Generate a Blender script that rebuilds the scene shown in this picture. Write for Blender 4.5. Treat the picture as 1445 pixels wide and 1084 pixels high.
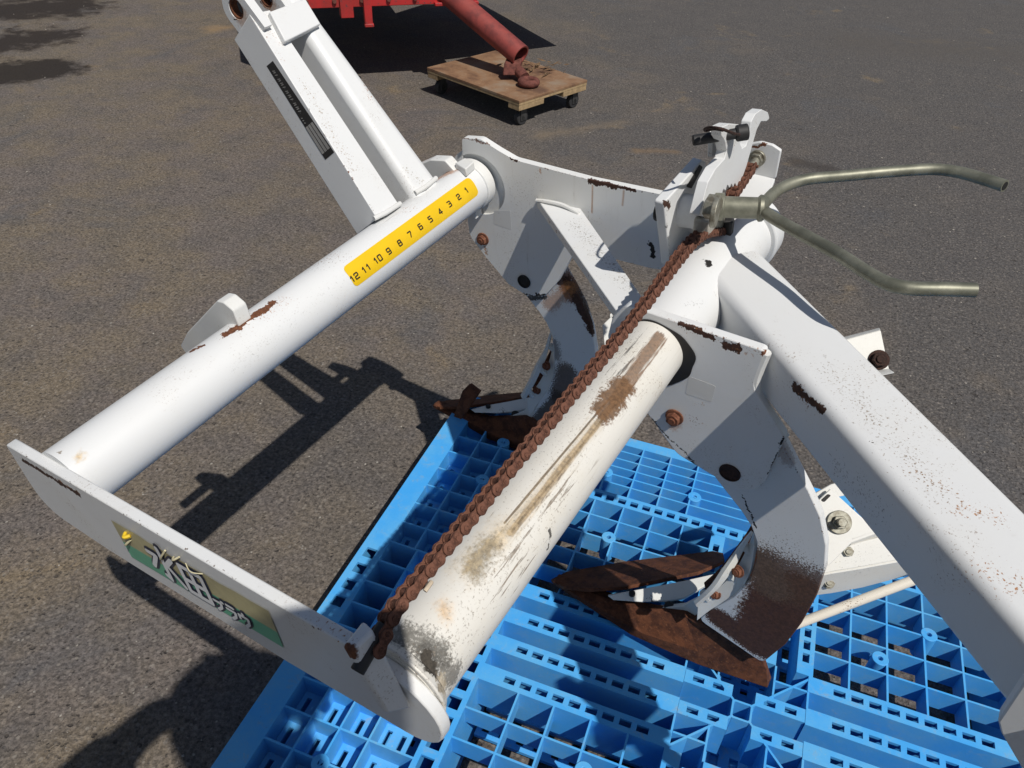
import bpy, bmesh, math, random
import numpy as np
from mathutils import Vector, Matrix, Quaternion
from mathutils.geometry import tessellate_polygon

# ------------------------------------------------------------------ camera, light, exposure
for o in list(bpy.data.objects):
    bpy.data.objects.remove(o)
SC = bpy.context.scene
COL = SC.collection
PI = math.pi
# camera orientation solved from the pallet: rows = camera x, y(down), forward in world axes
CM = np.array([[0.93540599, 0.35216127, 0.03159228],
               [0.24304192, -0.57551567, -0.78084079],
               [-0.25680003, 0.7380814, -0.62393075]])
CF, CX, CY = 1080.8987, 722.5, 542.0
CC = np.array([0.0, 0.0, 1.2875])
cd = bpy.data.cameras.new('camera')
cam = bpy.data.objects.new('camera', cd)
COL.objects.link(cam)
cam.matrix_world = Matrix(((CM[0][0], -CM[1][0], -CM[2][0], CC[0]),
                           (CM[0][1], -CM[1][1], -CM[2][1], CC[1]),
                           (CM[0][2], -CM[1][2], -CM[2][2], CC[2]),
                           (0, 0, 0, 1)))
cd.sensor_fit = 'HORIZONTAL'
cd.sensor_width = 36.0
cd.lens = CF / 1445.0 * 36.0
cd.clip_start = 0.02
cd.clip_end = 400
SC.camera = cam

SUN = np.array([-0.560, 0.400, -1.0])           # the way the light travels
w = bpy.data.worlds.new('World')
SC.world = w
w.use_nodes = True
nt = w.node_tree
nt.nodes.clear()
sky = nt.nodes.new('ShaderNodeTexSky')
sky.sky_type = 'NISHITA'
sky.sun_disc = False
sky.sun_elevation = math.radians(55.5)
sky.sun_rotation = math.radians(125.5)
sky.altitude = 50
sky.dust_density = 1.0
bgn = nt.nodes.new('ShaderNodeBackground')
bgn.inputs['Strength'].default_value = 0.055
wo = nt.nodes.new('ShaderNodeOutputWorld')
nt.links.new(sky.outputs[0], bgn.inputs[0])
nt.links.new(bgn.outputs[0], wo.inputs[0])
sl = bpy.data.lights.new('sun', 'SUN')
sl.energy = 4.15
sl.angle = math.radians(0.53)
sl.color = (1.0, 0.96, 0.90)
so = bpy.data.objects.new('sun', sl)
COL.objects.link(so)
so.rotation_mode = 'QUATERNION'
so.rotation_quaternion = Vector(SUN.tolist()).to_track_quat('-Z', 'Y')
so.location = (3, -3, 6)
SC.view_settings.view_transform = 'Standard'
SC.view_settings.look = 'None'
SC.view_settings.exposure = 0.0
SC.view_settings.gamma = 1.0
SC.view_settings.use_curve_mapping = False

# ------------------------------------------------------------------ pixel -> place helpers
u_ = np.array([.2033, 1, .0831]); u_ /= np.linalg.norm(u_)
p1_ = np.array([-.5982, .4, .7057]); p2_ = np.array([-.1733, .3, .738])
d_ = p2_ - p1_; d_ -= u_ * (u_ @ d_); D = float(np.linalg.norm(d_)); v_ = d_ / D
w_ = np.cross(v_, u_)
Q = np.stack([u_, v_, w_], 1)
O = np.array([-0.6060, 0.3640, 0.7030])
KS = 1.03                                          # size of the plough's own unit in metres
O = p1_ + u_ * (u_ @ (O - p1_)); O = CC + KS * (O - CC)   # origin of the plough: tube axis at the end plate
def ray(px): return CM.T @ np.array([(px[0] - CX) / CF, (px[1] - CY) / CF, 1.0])
def tol(P): return Q.T @ (np.asarray(P) - O) / KS
def tow(l): return O + KS * (Q @ np.asarray(l, float))
def ground(px, h=0.0):
    d = ray(px); return CC + d * ((h - CC[2]) / d[2])
def plane(px, P0, n):                              # P0, n in plough axes
    nw = Q @ np.asarray(n, float); d = ray(px)
    return tol(CC + d * ((nw @ (tow(P0) - CC)) / (nw @ d)))
def U(px, a): return plane(px, (a, 0, 0), (1, 0, 0))
def V(px, a): return plane(px, (0, a, 0), (0, 1, 0))
def Wp(px, a): return plane(px, (0, 0, a), (0, 0, 1))
def Zl(px, h): return tol(ground(px, h))
def cyl(px, v0, r):                                # first hit on a tube along u at (v0, w=0)
    o = tol(CC); d = Q.T @ ray(px) / KS
    a = d[1] ** 2 + d[2] ** 2; b = 2 * ((o[1] - v0) * d[1] + o[2] * d[2]); c = (o[1] - v0) ** 2 + o[2] ** 2 - r * r
    q = b * b - 4 * a * c
    t = (-b - math.sqrt(q)) / (2 * a) if q > 0 else -b / (2 * a)
    return o + d * t

# ------------------------------------------------------------------ node helpers
def new_mat(name):
    m = bpy.data.materials.new(name); m.use_nodes = True
    t = m.node_tree; t.nodes.clear()
    b = t.nodes.new('ShaderNodeBsdfPrincipled'); o = t.nodes.new('ShaderNodeOutputMaterial')
    t.links.new(b.outputs[0], o.inputs[0])
    return m, t, b
def N(t, kind, **kw):
    n = t.nodes.new(kind)
    for k, v in kw.items(): setattr(n, k, v)
    return n
def setin(t, sock, v):
    if isinstance(v, bpy.types.NodeSocket): t.links.new(v, sock)
    else: sock.default_value = v
def math_(t, op, a, b=0.0, c=0.0, clamp=False):
    n = N(t, 'ShaderNodeMath', operation=op, use_clamp=clamp)
    for s, v in zip(n.inputs, (a, b, c)): setin(t, s, v)
    return n.outputs[0]
def mixc(t, f, a, b, mode='MIX'):
    n = N(t, 'ShaderNodeMix', data_type='RGBA', blend_type=mode)
    setin(t, n.inputs[0], f)
    setin(t, n.inputs[6], a if isinstance(a, bpy.types.NodeSocket) else (*a, 1))
    setin(t, n.inputs[7], b if isinstance(b, bpy.types.NodeSocket) else (*b, 1))
    return n.outputs[2]
def noise(t, vec, scale, detail=4, rough=.6, dist=0.0):
    n = N(t, 'ShaderNodeTexNoise'); n.noise_dimensions = '3D'
    t.links.new(vec, n.inputs['Vector'])
    n.inputs['Scale'].default_value = scale; n.inputs['Detail'].default_value = detail
    n.inputs['Roughness'].default_value = rough; n.inputs['Distortion'].default_value = dist
    return n.outputs[0]
def voro(t, vec, scale, feature='F1', rand=1.0):
    n = N(t, 'ShaderNodeTexVoronoi', feature=feature)
    t.links.new(vec, n.inputs['Vector']); n.inputs['Scale'].default_value = scale
    n.inputs['Randomness'].default_value = rand
    return n
def ramp(t, v, a, b, lo=0.0, hi=1.0):
    n = N(t, 'ShaderNodeMapRange', interpolation_type='SMOOTHSTEP')
    for s, x in zip(n.inputs, (v, a, b, lo, hi)): setin(t, s, x)
    return n.outputs[0]
def coords(t, scale=(1, 1, 1), rot=(0, 0, 0)):
    c = N(t, 'ShaderNodeTexCoord'); m = N(t, 'ShaderNodeMapping')
    m.inputs['Scale'].default_value = scale; m.inputs['Rotation'].default_value = rot
    t.links.new(c.outputs['Object'], m.inputs['Vector'])
    return m.outputs[0]
def bump(t, b, h, strength=.3, dist=.002, prev=None):
    n = N(t, 'ShaderNodeBump'); n.inputs['Strength'].default_value = strength; n.inputs['Distance'].default_value = dist
    t.links.new(h, n.inputs['Height'])
    if prev: t.links.new(prev, n.inputs['Normal'])
    t.links.new(n.outputs[0], b.inputs['Normal'])
    return n.outputs[0]

def seg_group():
    g = bpy.data.node_groups.new('stain_mask', 'ShaderNodeTree')
    for nm, k in (('Vector', 'NodeSocketVector'), ('A', 'NodeSocketVector'), ('B', 'NodeSocketVector'), ('R', 'NodeSocketFloat'),
                  ('Noise', 'NodeSocketFloat'), ('Weight', 'NodeSocketFloat'), ('Bias', 'NodeSocketFloat'), ('Amp', 'NodeSocketFloat'), ('Soft', 'NodeSocketFloat'), ('Gain', 'NodeSocketFloat')):
        g.interface.new_socket(nm, in_out='INPUT', socket_type=k)
    g.interface.new_socket('Mask', in_out='OUTPUT', socket_type='NodeSocketFloat')
    i = g.nodes.new('NodeGroupInput'); o = g.nodes.new('NodeGroupOutput')
    def vm(op, a, b=None):
        n = g.nodes.new('ShaderNodeVectorMath'); n.operation = op
        g.links.new(a, n.inputs[0])
        if b is not None: g.links.new(b, n.inputs[1])
        return n
    pa = vm('SUBTRACT', i.outputs['Vector'], i.outputs['A']).outputs[0]
    ba = vm('SUBTRACT', i.outputs['B'], i.outputs['A']).outputs[0]
    h = math_(g, 'DIVIDE', vm('DOT_PRODUCT', pa, ba).outputs['Value'], math_(g, 'ADD', vm('DOT_PRODUCT', ba, ba).outputs['Value'], 1e-9), clamp=True)
    sc = g.nodes.new('ShaderNodeVectorMath'); sc.operation = 'SCALE'
    g.links.new(ba, sc.inputs[0]); g.links.new(h, sc.inputs['Scale'])
    d = vm('LENGTH', vm('SUBTRACT', pa, sc.outputs[0]).outputs[0]).outputs['Value']
    x = math_(g, 'SUBTRACT', 1.0, math_(g, 'DIVIDE', d, i.outputs['R']))
    n2 = math_(g, 'MULTIPLY', math_(g, 'SUBTRACT', i.outputs['Noise'], .5), i.outputs['Amp'])
    k = math_(g, 'ADD', math_(g, 'SUBTRACT', math_(g, 'MULTIPLY', x, i.outputs['Weight']), i.outputs['Bias']), n2)
    mr = g.nodes.new('ShaderNodeMapRange'); mr.interpolation_type = 'SMOOTHSTEP'
    g.links.new(k, mr.inputs[0]); mr.inputs[1].default_value = 0
    g.links.new(i.outputs['Soft'], mr.inputs[2])
    # keep noise from painting far outside
    mr2 = g.nodes.new('ShaderNodeMapRange'); g.links.new(d, mr2.inputs[0])
    g.links.new(math_(g, 'MULTIPLY', i.outputs['R'], 2.2), mr2.inputs[1]); g.links.new(math_(g, 'MULTIPLY', i.outputs['R'], 1.2), mr2.inputs[2])
    g.links.new(math_(g, 'MULTIPLY', math_(g, 'MULTIPLY', mr.outputs[0], mr2.outputs[0]), i.outputs['Gain']), o.inputs[0])
    return g
STAIN = seg_group()
RUST = (.050, .019, .010); RUSTO = (.36, .15, .045); RUSTM = (.13, .048, .022); GRIME = (.16, .145, .12); DIRT = (.22, .125, .06); BLK = (.016, .014, .013)
BARE = (.30, .25, .20)

def white_mat(name, stains=(), streak=(60, 60, 60), base=(.665, .67, .665), speck=.5, grime=.15, rough=.42, fleck=.25):
    grime = grime * 1.5 + .06
    """White enamel on steel: stains = (a, b, r, colour, amp, soft, gain, which noise)."""
    m, t, b = new_mat(name)
    v = coords(t)
    nf = noise(t, v, 420, 5, .65)
    nm = noise(t, v, 120, 5, .65)
    nl = noise(t, v, 14, 4, .6)
    vs = coords(t, scale=streak)
    ns = noise(t, vs, 1.0, 5, .68)
    nf2 = ramp(t, noise(t, v, 230, 5, .7), .3, .7)
    nm = math_(t, 'ADD', math_(t, 'MULTIPLY', nm, .55), math_(t, 'MULTIPLY', nf, .45))
    fine = {'f': nf, 'm': nm, 's': ns, 'l': nl}
    def warp(vec, scale, amp):
        n = N(t, 'ShaderNodeTexNoise'); n.inputs['Scale'].default_value = scale; n.inputs['Detail'].default_value = 3; t.links.new(v, n.inputs['Vector'])
        a = N(t, 'ShaderNodeVectorMath', operation='SUBTRACT'); t.links.new(n.outputs['Color'], a.inputs[0]); a.inputs[1].default_value = (.5, .5, .5)
        k = N(t, 'ShaderNodeVectorMath', operation='SCALE'); t.links.new(a.outputs[0], k.inputs[0]); k.inputs['Scale'].default_value = amp
        q = N(t, 'ShaderNodeVectorMath', operation='ADD'); t.links.new(vec, q.inputs[0]); t.links.new(k.outputs[0], q.inputs[1]); return q.outputs[0]
    vw = warp(warp(v, 60, .012), 260, .009)
    col = mixc(t, ramp(t, nl, .42, .75, 0, .5 * grime), base, (.62, .57, .47))
    col = mixc(t, ramp(t, ns, .55, .8, 0, grime), col, (.50, .47, .42))
    # chips and specks
    sp = math_(t, 'MULTIPLY', ramp(t, nf, .585, .64), ramp(t, nl, .52, .66))
    sp = math_(t, 'MAXIMUM', sp, math_(t, 'MULTIPLY', ramp(t, noise(t, v, 75, 6, .75), .70, .73), .9))
    col = mixc(t, math_(t, 'MULTIPLY', sp, speck), col, (.20, .13, .08))
    fl = math_(t, 'MULTIPLY', ramp(t, ns, .66, .70), ramp(t, noise(t, v, 22, 4, .6), .46, .60))
    col = mixc(t, math_(t, 'MULTIPLY', fl, fleck), col, (.09, .075, .06))
    rm = None
    more = []
    for st_ in stains:
        if st_[3] in (RUST, RUSTM) and st_[2] > .003 and st_[2] < .03:
            more.append((st_[0], st_[1], st_[2] * 2.3, RUSTO, 2.7, .4, .7, 'f'))
        more.append(st_)
    for (a, bb, r, c, amp, soft, gain, which) in more:
        g = N(t, 'ShaderNodeGroup'); g.node_tree = STAIN
        t.links.new(vw if (r < .025 and which != 's') else v, g.inputs['Vector'])
        g.inputs['A'].default_value = tuple(float(x) for x in a); g.inputs['B'].default_value = tuple(float(x) + 1e-5 for x in bb)
        g.inputs['R'].default_value = r
        t.links.new(fine[which], g.inputs['Noise'])
        speckly = amp >= 2.3
        g.inputs['Amp'].default_value = amp; g.inputs['Soft'].default_value = soft * (.6 if speckly else 1); g.inputs['Gain'].default_value = min(1, gain * (1.2 if speckly else 1))
        g.inputs['Weight'].default_value = (.5 if which == 'm' else .35) if speckly else 1.0
        g.inputs['Bias'].default_value = ((.42 if which == 'm' else .45) if speckly else 0.0)
        cv = mixc(t, nf2, tuple(x * .6 for x in c), tuple(min(1, x * 1.3) for x in c))
        col = mixc(t, g.outputs[0], col, cv)
        rm = g.outputs[0] if rm is None else math_(t, 'MAXIMUM', rm, g.outputs[0])
    t.links.new(col, b.inputs['Base Color'])
    ro = math_(t, 'ADD', math_(t, 'MULTIPLY', nl, .12), rough - .05)
    if rm is not None: ro = math_(t, 'ADD', ro, math_(t, 'MULTIPLY', rm, .4), clamp=True)
    t.links.new(ro, b.inputs['Roughness'])
    b.inputs['Specular IOR Level'].default_value = .45
    h = math_(t, 'ADD', math_(t, 'MULTIPLY', nm, .25), nl)
    if rm is not None: h = math_(t, 'SUBTRACT', h, math_(t, 'MULTIPLY', rm, math_(t, 'ADD', .25, math_(t, 'MULTIPLY', nf, .5))))
    bump(t, b, h, .35, .0012)
    return m
def plain(name, c, rough=.5, metal=0.0, vary=.25, scale=60, c2=None, bmp=.2, spec=.5):
    m, t, b = new_mat(name); v = coords(t)
    n = noise(t, v, scale, 6, .65)
    c2 = c2 or tuple(x * (1 - vary) for x in c)
    t.links.new(mixc(t, ramp(t, n, .35, .65), c, c2), b.inputs['Base Color'])
    b.inputs['Roughness'].default_value = rough; b.inputs['Metallic'].default_value = metal
    b.inputs['Specular IOR Level'].default_value = spec
    if bmp: bump(t, b, n, bmp, .001)
    return m
def rust_mat(name, a=RUSTM, b_=RUST, c=(.24, .10, .05), scale=90):
    m, t, b = new_mat(name); v = coords(t)
    n = noise(t, v, scale, 6, .7); n2 = noise(t, v, scale * 5, 4, .6)
    col = mixc(t, ramp(t, n, .35, .62), b_, a)
    col = mixc(t, ramp(t, n2, .55, .72, 0, .7), col, c)
    t.links.new(col, b.inputs['Base Color']); b.inputs['Roughness'].default_value = .85
    b.inputs['Specular IOR Level'].default_value = .25
    bump(t, b, math_(t, 'ADD', n, n2), .5, .0012)
    return m

# ------------------------------------------------------------------ mesh helpers
def finish(name, bm, mat, parent=None, bevel=0.0, smooth=35, seg=2):
    bmesh.ops.remove_doubles(bm, verts=bm.verts, dist=1e-6)
    bmesh.ops.recalc_face_normals(bm, faces=bm.faces)
    me = bpy.data.meshes.new(name); bm.to_mesh(me); bm.free()
    for p in me.polygons: p.use_smooth = True
    me.set_sharp_from_angle(angle=math.radians(smooth))
    o = bpy.data.objects.new(name, me); COL.objects.link(o)
    for m in (mat if isinstance(mat, (list, tuple)) else [mat]): me.materials.append(m)
    if parent is not None: o.parent = parent
    if bevel:
        bv = o.modifiers.new('bevel', 'BEVEL'); bv.width = bevel; bv.segments = seg; bv.limit_method = 'ANGLE'; bv.angle_limit = math.radians(40)
    return o
def clone(o, parent, loc=None, quat=None, scale=None, mat=None):
    c = o.copy(); COL.objects.link(c); c.parent = parent
    if loc is not None: c.location = loc
    if quat is not None: c.rotation_mode = 'QUATERNION'; c.rotation_quaternion = quat
    if scale is not None: c.scale = scale
    return c
def empty(name, label, cat, loc=(0, 0, 0), group=None):
    o = bpy.data.objects.new(name, None); COL.objects.link(o); o.location = loc; o.empty_display_size = .1
    o['label'] = label; o['category'] = cat
    if group: o['group'] = group
    return o
def V3(p): return Vector([float(x) for x in p])
def add_prism(bm, pts, ext, holes=()):
    """pts: 3-D outline (flat), ext: vector, holes: further outlines."""
    loops = [[V3(p) for p in pts]] + [[V3(p) for p in h] for h in holes]
    ext = V3(ext)
    tris = tessellate_polygon(loops)
    flat = [p for l in loops for p in l]
    A = [bm.verts.new(p) for p in flat]; B = [bm.verts.new(p + ext) for p in flat]
    if not holes:
        try: bm.faces.new(A); bm.faces.new(B[::-1])
        except ValueError: pass
    else:
        for a, b, c in tris:
            try: bm.faces.new((A[a], A[b], A[c])); bm.faces.new((B[c], B[b], B[a]))
            except ValueError: pass
    k = 0
    for l in loops:
        n = len(l)
        for i in range(n):
            j = (i + 1) % n
            bm.faces.new((A[k + i], A[k + j], B[k + j], B[k + i]))
        k += n
def prism(name, pts, ext, mat, parent, holes=(), bevel=.0012):
    bm = bmesh.new(); add_prism(bm, pts, ext, holes)
    return finish(name, bm, mat, parent, bevel)
def fillet(pts, r, seg=5):
    """Round the corners of a flat outline; r: one radius or one per corner."""
    P = [V3(p) for p in pts]; n = len(P); out = []
    for i in range(n):
        rr = r[i] if isinstance(r, (list, tuple)) else r
        a, b, c = P[i - 1], P[i], P[(i + 1) % n]
        if rr <= 0: out.append(b); continue
        e1, e2 = (a - b), (c - b); l1, l2 = e1.length, e2.length
        e1.normalize(); e2.normalize(); ang = e1.angle(e2)
        if ang > 3.05 or ang < .02: out.append(b); continue
        t = min(rr / math.tan(ang / 2), .48 * l1, .48 * l2)
        s, e = b + e1 * t, b + e2 * t
        for k in range(seg + 1):
            q = k / seg
            out.append((1 - q) ** 2 * s + 2 * q * (1 - q) * b + q * q * e)
    return out
def ring(c, ax, r, n=32, ph=0.0):
    c = V3(c); ax = V3(ax).normalized()
    e = ax.orthogonal().normalized(); g = ax.cross(e)
    return [c + r * (math.cos(2 * PI * k / n + ph) * e + math.sin(2 * PI * k / n + ph) * g) for k in range(n)]
def add_tube(bm, p0, p1, r, n=28, r1=None, caps=True, inner=None):
    p0, p1 = V3(p0), V3(p1); ax = p1 - p0; r1 = r if r1 is None else r1
    A = [bm.verts.new(p) for p in ring(p0, ax, r, n)]; B = [bm.verts.new(p) for p in ring(p1, ax, r1, n)]
    for i in range(n):
        j = (i + 1) % n; bm.faces.new((A[i], A[j], B[j], B[i]))
    if inner:
        A2 = [bm.verts.new(p) for p in ring(p0, ax, inner, n)]; B2 = [bm.verts.new(p) for p in ring(p1, ax, inner, n)]
        for i in range(n):
            j = (i + 1) % n
            bm.faces.new((A2[j], A2[i], B2[i], B2[j])); bm.faces.new((A[j], A[i], A2[i], A2[j])); bm.faces.new((B[i], B[j], B2[j], B2[i]))
    elif caps:
        bm.faces.new(A[::-1]); bm.faces.new(B)
def tube(name, p0, p1, r, mat, parent, n=40, bevel=.0, **k):
    bm = bmesh.new(); add_tube(bm, p0, p1, r, n, **k)
    return finish(name, bm, mat, parent, bevel)
def smooth_path(pts, sub=8):
    P = [V3(p) for p in pts]; out = []
    for i in range(len(P) - 1):
        a = P[max(i - 1, 0)]; b = P[i]; c = P[i + 1]; d = P[min(i + 2, len(P) - 1)]
        for k in range(sub):
            t = k / sub
            out.append(.5 * ((2 * b) + (c - a) * t + (2 * a - 5 * b + 4 * c - d) * t * t + (3 * b - a - 3 * c + d) * t ** 3))
    out.append(P[-1]); return out
def add_sweep(bm, path, r, n=14, caps=True):
    P = [V3(p) for p in path]; m = len(P); rs = r if isinstance(r, (list, tuple)) else [r] * m
    t0 = (P[1] - P[0]).normalized(); e = t0.orthogonal().normalized(); rings = []
    for i in range(m):
        t = (P[min(i + 1, m - 1)] - P[max(i - 1, 0)]).normalized()
        e = (e - t * e.dot(t)).normalized(); g = t.cross(e)
        rings.append([bm.verts.new(P[i] + rs[i] * (math.cos(2 * PI * k / n) * e + math.sin(2 * PI * k / n) * g)) for k in range(n)])
    for a, b in zip(rings, rings[1:]):
        for i in range(n):
            j = (i + 1) % n; bm.faces.new((a[i], a[j], b[j], b[i]))
    if caps: bm.faces.new(rings[0][::-1]); bm.faces.new(rings[-1])
def sweep(name, path, r, mat, parent, n=14):
    bm = bmesh.new(); add_sweep(bm, path, r, n)
    return finish(name, bm, mat, parent)
def add_box(bm, lo, hi):
    lo, hi = V3(lo), V3(hi)
    vs = [bm.verts.new((x, y, z)) for x in (lo.x, hi.x) for y in (lo.y, hi.y) for z in (lo.z, hi.z)]
    for f in ((0, 1, 3, 2), (4, 6, 7, 5), (0, 4, 5, 1), (2, 3, 7, 6), (0, 2, 6, 4), (1, 5, 7, 3)): bm.faces.new([vs[i] for i in f])
def add_hexa(bm, b, t):                            # bottom quad, top quad
    A = [bm.verts.new(V3(p)) for p in b]; B = [bm.verts.new(V3(p)) for p in t]
    bm.faces.new(A[::-1]); bm.faces.new(B)
    for i in range(4):
        j = (i + 1) % 4; bm.faces.new((A[i], A[j], B[j], B[i]))
def box(name, lo, hi, mat, parent, bevel=.0012):
    bm = bmesh.new(); add_box(bm, lo, hi); return finish(name, bm, mat, parent, bevel)
def add_strip(bm, A, B, thick):
    """A sheet between two curves A and B (equal lengths), with thickness."""
    A = [V3(p) for p in A]; B = [V3(p) for p in B]; n = len(A)
    nor = []
    for i in range(n):
        t = A[min(i + 1, n - 1)] - A[max(i - 1, 0)]; nor.append(t.cross(B[i] - A[i]).normalized() * thick)
    va = [bm.verts.new(p) for p in A]; vb = [bm.verts.new(p) for p in B]
    vc = [bm.verts.new(p + q) for p, q in zip(A, nor)]; vd = [bm.verts.new(p + q) for p, q in zip(B, nor)]
    for i in range(n - 1):
        bm.faces.new((va[i], va[i + 1], vb[i + 1], vb[i])); bm.faces.new((vc[i], vd[i], vd[i + 1], vc[i + 1]))
        bm.faces.new((va[i], vc[i], vc[i + 1], va[i + 1])); bm.faces.new((vb[i], vb[i + 1], vd[i + 1], vd[i]))
    for i in (0, n - 1): bm.faces.new((va[i], vb[i], vd[i], vc[i]))
def qrot(axis): return Vector((0, 0, 1)).rotation_difference(V3(axis))

# ------------------------------------------------------------------ shared materials
M_white = white_mat('white_enamel', speck=.6)
M_rust = rust_mat('rusty_steel')
M_share = rust_mat('brown_rusted_share', (.125, .046, .022), (.052, .020, .012), (.20, .085, .04), 45)
M_chain = rust_mat('chain_rust', (.16, .070, .045), (.062, .027, .018), (.23, .11, .075), 160)
M_zinc = plain('olive_passivated_steel', (.27, .265, .205), .50, .55, scale=35, c2=(.165, .165, .125), bmp=.1)
M_zincdull = plain('dull_zinc', (.36, .35, .29), .5, .6, scale=90, c2=(.18, .16, .12))
M_black = plain('black_rubber', (.022, .021, .021), .6, 0, bmp=.15)
M_boltdark = rust_mat('dark_bolt', (.05, .026, .02), (.022, .014, .012), (.10, .05, .035), 150)
M_boltrust = rust_mat('rusted_bolt', (.20, .085, .05), (.10, .035, .02), (.28, .13, .08), 150)
M_hole = plain('grease_and_hole_black', (.012, .011, .010), .7, 0, bmp=.1)  # black of real grease, and of shade painted into holes, slots and bores

# ------------------------------------------------------------------ ground
def asphalt():
    m, t, b = new_mat('worn_asphalt')
    v = coords(t)
    c = N(t, 'ShaderNodeTexCoord'); sx = N(t, 'ShaderNodeSeparateXYZ'); t.links.new(c.outputs['Object'], sx.inputs[0])
    nl = noise(t, v, 1.3, 5, .6); nm = noise(t, v, 7, 5, .65); nf = noise(t, v, 90, 5, .7); nff = noise(t, v, 420, 3, .7)
    # dust lies thicker towards the left of the yard
    k = math_(t, 'ADD', math_(t, 'MULTIPLY', sx.outputs[0], -.28), math_(t, 'MULTIPLY', math_(t, 'SUBTRACT', nl, .5), 2.2))
    k = math_(t, 'SUBTRACT', k, math_(t, 'MULTIPLY', math_(t, 'MAXIMUM', math_(t, 'SUBTRACT', sx.outputs[1], 1.2), 0.0), .16))
    dust = ramp(t, k, -.55, .55)
    dust = math_(t, 'MULTIPLY', dust, ramp(t, nm, .25, .62, .45, 1.0))
    col = mixc(t, nm, (.066, .066, .070), (.122, .113, .107))
    col = mixc(t, dust, col, mixc(t, ramp(t, noise(t, v, 3.2, 5, .65), .40, .62), (.185, .150, .108), (.158, .134, .120)))
    tan = math_(t, 'MULTIPLY', ramp(t, noise(t, v, 2.4, 4, .6, 1.0), .58, .74), ramp(t, nm, .4, .6))
    col = mixc(t, math_(t, 'MULTIPLY', tan, .75), col, (.225, .168, .098))
    # aggregate: pale and dark stones showing in the binder
    va = voro(t, v, 150); vb = voro(t, v, 75)
    sep = N(t, 'ShaderNodeSeparateColor'); t.links.new(va.outputs['Color'], sep.inputs[0])
    st = ramp(t, va.outputs['Distance'], .55, .3)
    col = mixc(t, math_(t, 'MULTIPLY', st, ramp(t, sep.outputs[0], .6, .95, 0, .45)), col, (.21, .19, .17))
    col = mixc(t, math_(t, 'MULTIPLY', st, ramp(t, sep.outputs[1], .72, .95, 0, .6)), col, (.045, .042, .042))
    col = mixc(t, ramp(t, nff, .40, .66, 0, .55), col, (.055, .048, .044))
    col = mixc(t, ramp(t, nf, .50, .70, 0, .5), col, (.21, .18, .152))
    # pits left by lost stones
    wob = N(t, 'ShaderNodeVectorMath', operation='ADD'); t.links.new(coords(t, scale=(1, 1.25, 1)), wob.inputs[0])
    nv = N(t, 'ShaderNodeTexNoise'); nv.inputs['Scale'].default_value = 55; t.links.new(v, nv.inputs['Vector'])
    ws = N(t, 'ShaderNodeVectorMath', operation='SCALE'); t.links.new(nv.outputs['Color'], ws.inputs[0]); ws.inputs['Scale'].default_value = .016
    t.links.new(ws.outputs[0], wob.inputs[1])
    pits = []
    for sc_, lo, hi, th in ((23, .06, .30, .55), (48, .08, .30, .62), (15, .04, .24, .78), (115, .1, .4, .66)):
        pv = voro(t, wob.outputs[0], sc_)
        s2 = N(t, 'ShaderNodeSeparateColor'); t.links.new(pv.outputs['Color'], s2.inputs[0])
        rad = math_(t, 'MULTIPLY', ramp(t, s2.outputs[2], 0, 1, .35, 1.0), hi)
        p = ramp(t, math_(t, 'DIVIDE', pv.outputs['Distance'], rad), 1.0, .55)
        pits.append(math_(t, 'MULTIPLY', p, math_(t, 'GREATER_THAN', s2.outputs[0], th)))
    pit = math_(t, 'MAXIMUM', math_(t, 'MAXIMUM', pits[0], pits[1]), math_(t, 'MAXIMUM', pits[2], math_(t, 'MULTIPLY', pits[3], .6)))
    blu = math_(t, 'MULTIPLY', ramp(t, noise(t, v, 1.9, 5, .65, .8), .54, .70), .55)
    col = mixc(t, blu, col, (.088, .089, .095))
    dk = math_(t, 'MULTIPLY', ramp(t, noise(t, v, 11, 5, .7, .5), .55, .75), .45)
    col = mixc(t, dk, col, (.072, .064, .060))
    col = mixc(t, math_(t, 'MULTIPLY', pit, .78), col, (.052, .044, .039))
    col = mixc(t, 1.0, col, (.98, .965, .945), 'MULTIPLY')
    # coarse grain of the worn surface: small light and dark stones
    for sc_, a_, lo_v, hi_v in ((125, .65, .52, 1.42), (55, .35, .66, 1.28)):
        gn = ramp(t, noise(t, v, sc_, 3, .6), .34, .66, lo_v, hi_v)
        cg = N(t, 'ShaderNodeCombineColor')
        for q_ in range(3): t.links.new(gn, cg.inputs[q_])
        col = mixc(t, a_, col, cg.outputs[0], 'MULTIPLY')
    stn = voro(t, v, 95); s3 = N(t, 'ShaderNodeSeparateColor'); t.links.new(stn.outputs['Color'], s3.inputs[0])
    pal_ = math_(t, 'MULTIPLY', ramp(t, stn.outputs['Distance'], .42, .25), math_(t, 'GREATER_THAN', s3.outputs[0], .86))
    col = mixc(t, math_(t, 'MULTIPLY', pal_, .5), col, (.24, .215, .185))
    # wet patches by the far left and oily spots
    for a, bb, r, cc, amp, soft, gain in (
        (ground((-40, 18)), ground((85, 10)), .40, (.020, .014, .011), 2.2, .6, .92),
        (ground((-30, 68)), ground((62, 52)), .30, (.020, .014, .011), 3.0, .7, .92),
        (ground((-30, 108)), ground((62, 98)), .23, (.018, .013, .010), 1.6, .4, .93),
        (ground((900, 212)), ground((950, 214)), .05, (.22, .14, .07), 2.0, 1.0, .45),
        (ground((760, 192)), ground((880, 172)), .08, (.22, .165, .105), 2.2, 1.4, .4),
        (ground((300, 42)), ground((325, 38)), .12, (.27, .18, .09), 1.6, 1.2, .7),
        (ground((1130, 230)), ground((1170, 238)), .08, (.045, .038, .034), 1.6, .8, .7),
        (ground((1200, 60)), ground((1420, 75)), .5, (.085, .075, .066), 2.0, 1.2, .6)):
        g = N(t, 'ShaderNodeGroup'); g.node_tree = STAIN
        t.links.new(v, g.inputs['Vector'])
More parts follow.
